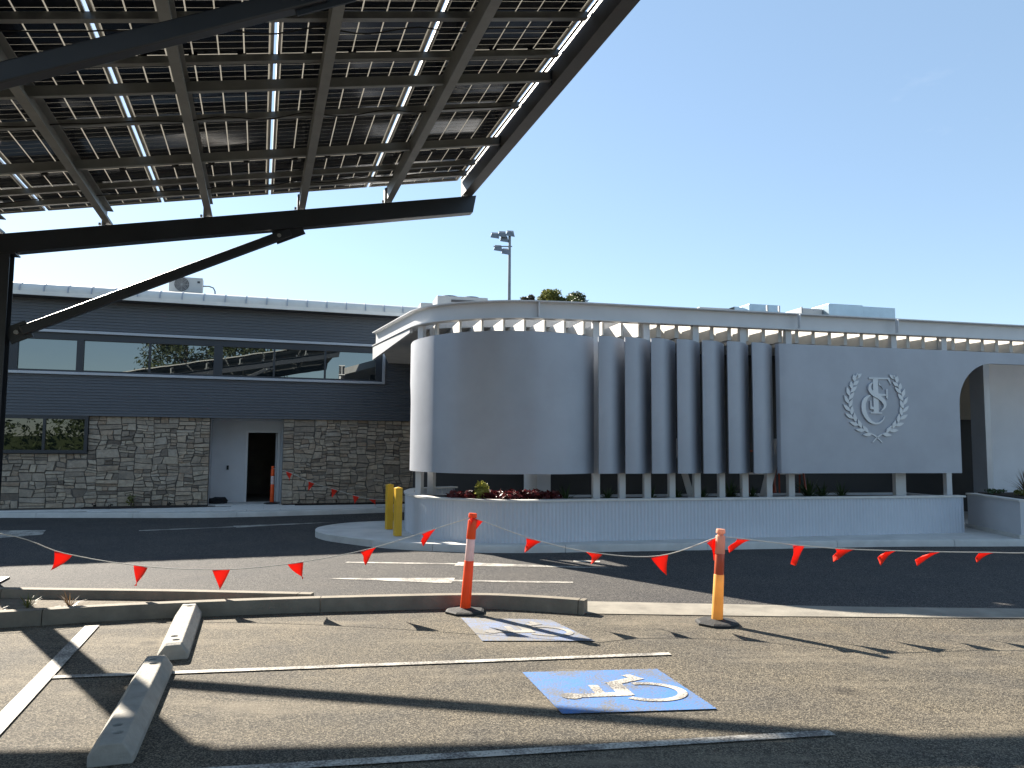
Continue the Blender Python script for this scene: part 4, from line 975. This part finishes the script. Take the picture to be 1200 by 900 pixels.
for i, (s_, o_, sz_, lab) in enumerate(((-.35, .7, .30, 'green spiky plant near the first short post'), (1.35, .75, .25, 'green spiky plant between the posts below the fins'), (1.88, .8, .28, 'green spiky plant beside the raking strut'), (2.40, .8, .24, 'small spiky plant beyond the raking strut'), (2.92, .7, .36, 'tall green spiky plant between the last fin posts'), (3.42, .75, .26, 'small spiky plant below the edge of the crest screen'), (4.62, .7, .40, 'pale green spiky plant below the crest panel'), (5.0, .8, .3, 'leafy spiky plant in the middle below the crest panel'), (5.35, .7, .3, 'spiky plant below the wreath'), (.45, .7, .25, 'small spiky plant beside the first tall post'))):
    shrub(tuple(W(s_, o_, ZS)), lab, 'plant', None, 'shrub', 34, .045, sz_ * 1.25, 80 + i, True, 'spiky_plant')
shrub((10.15, 15.25, .845), 'brown fountain grass in the corner planter', 'grass', None, 'grassy', 120, .012, .62, 95, True, 'grass_clump')
shrub((9.9, 14.9, .845), 'bright green low plant in the corner planter', 'plant', None, 'leaf2', 90, (.22, .2, .07), .09, 96, name='low_plant')
shrub((9.75, 15.6, .845), 'dark green low plant at the back of the corner planter', 'plant', None, 'shrub', 70, (.2, .2, .05), .08, 97, name='low_plant')
shrub(tuple(F(-1.98, -.15, .15)), 'yellow green seedling in the mulch at the stone wall', 'plant', None, 'leaf2', 40, (.10, .10, .16), .10, 98, name='seedling')
for i, s_ in enumerate((-2.8, -2.45, -1.5, -1.1, -.7)): shrub(tuple(F(s_, -.2, .15)), 'small dark seedling in the mulch bed at the stone wall', 'plant', 'dark seedlings along the stone wall', 'bag', 16, (.06, .06, .05), .06, 110 + i, name='seedling')
for i, s_ in enumerate((2.1, 2.6, 3.1, 3.6)): shrub(tuple(F(s_, -.05, .145)), 'tiny dark seedling below the stone wall right of the door', 'plant', 'tiny seedlings right of the door', 'bag', 12, (.04, .04, .05), .05, 120 + i, name='seedling')
for i, (x_, y_) in enumerate(((-5.3, 7.9), (-4.95, 8.05), (-4.55, 8.1), (-5.6, 8.1), (-5.1, 7.75))): shrub((x_, y_, .05), 'dry weed growing in the soil between the median kerbs', 'weed', 'weeds in the median', 'leaf2' if i % 2 else 'grassy', 22, .03, .22, 130 + i, True, 'weed')
# red trestles inside the planter
for s_ in (4.18, 4.92):
    t = thing('trestle', 'red steel trestle behind the planter, beside the raking strut' if s_ < 4.5 else 'red steel trestle behind the planter, further from the raking strut', 'trestle', tuple(W(s_, 2.2, .118)), WA, 'red trestles behind the planter')
    for x_ in (0, .55):
        MB().bar((x_ - .08 * (1 if x_ == 0 else -1), -.18, 0), (x_, 0, 1.55), .03, .03).build('leg', 'redsteel', t); MB().bar((x_ - .08 * (1 if x_ == 0 else -1), .22, 0), (x_, .02, 1.55), .03, .03).build('leg', 'redsteel', t)
    MB().box(-.02, .57, -.03, .03, 1.05, 1.09).build('rung', 'white_steel', t); MB().box(-.02, .57, -.05, .05, 1.53, 1.57).build('top_bar', 'redsteel', t)
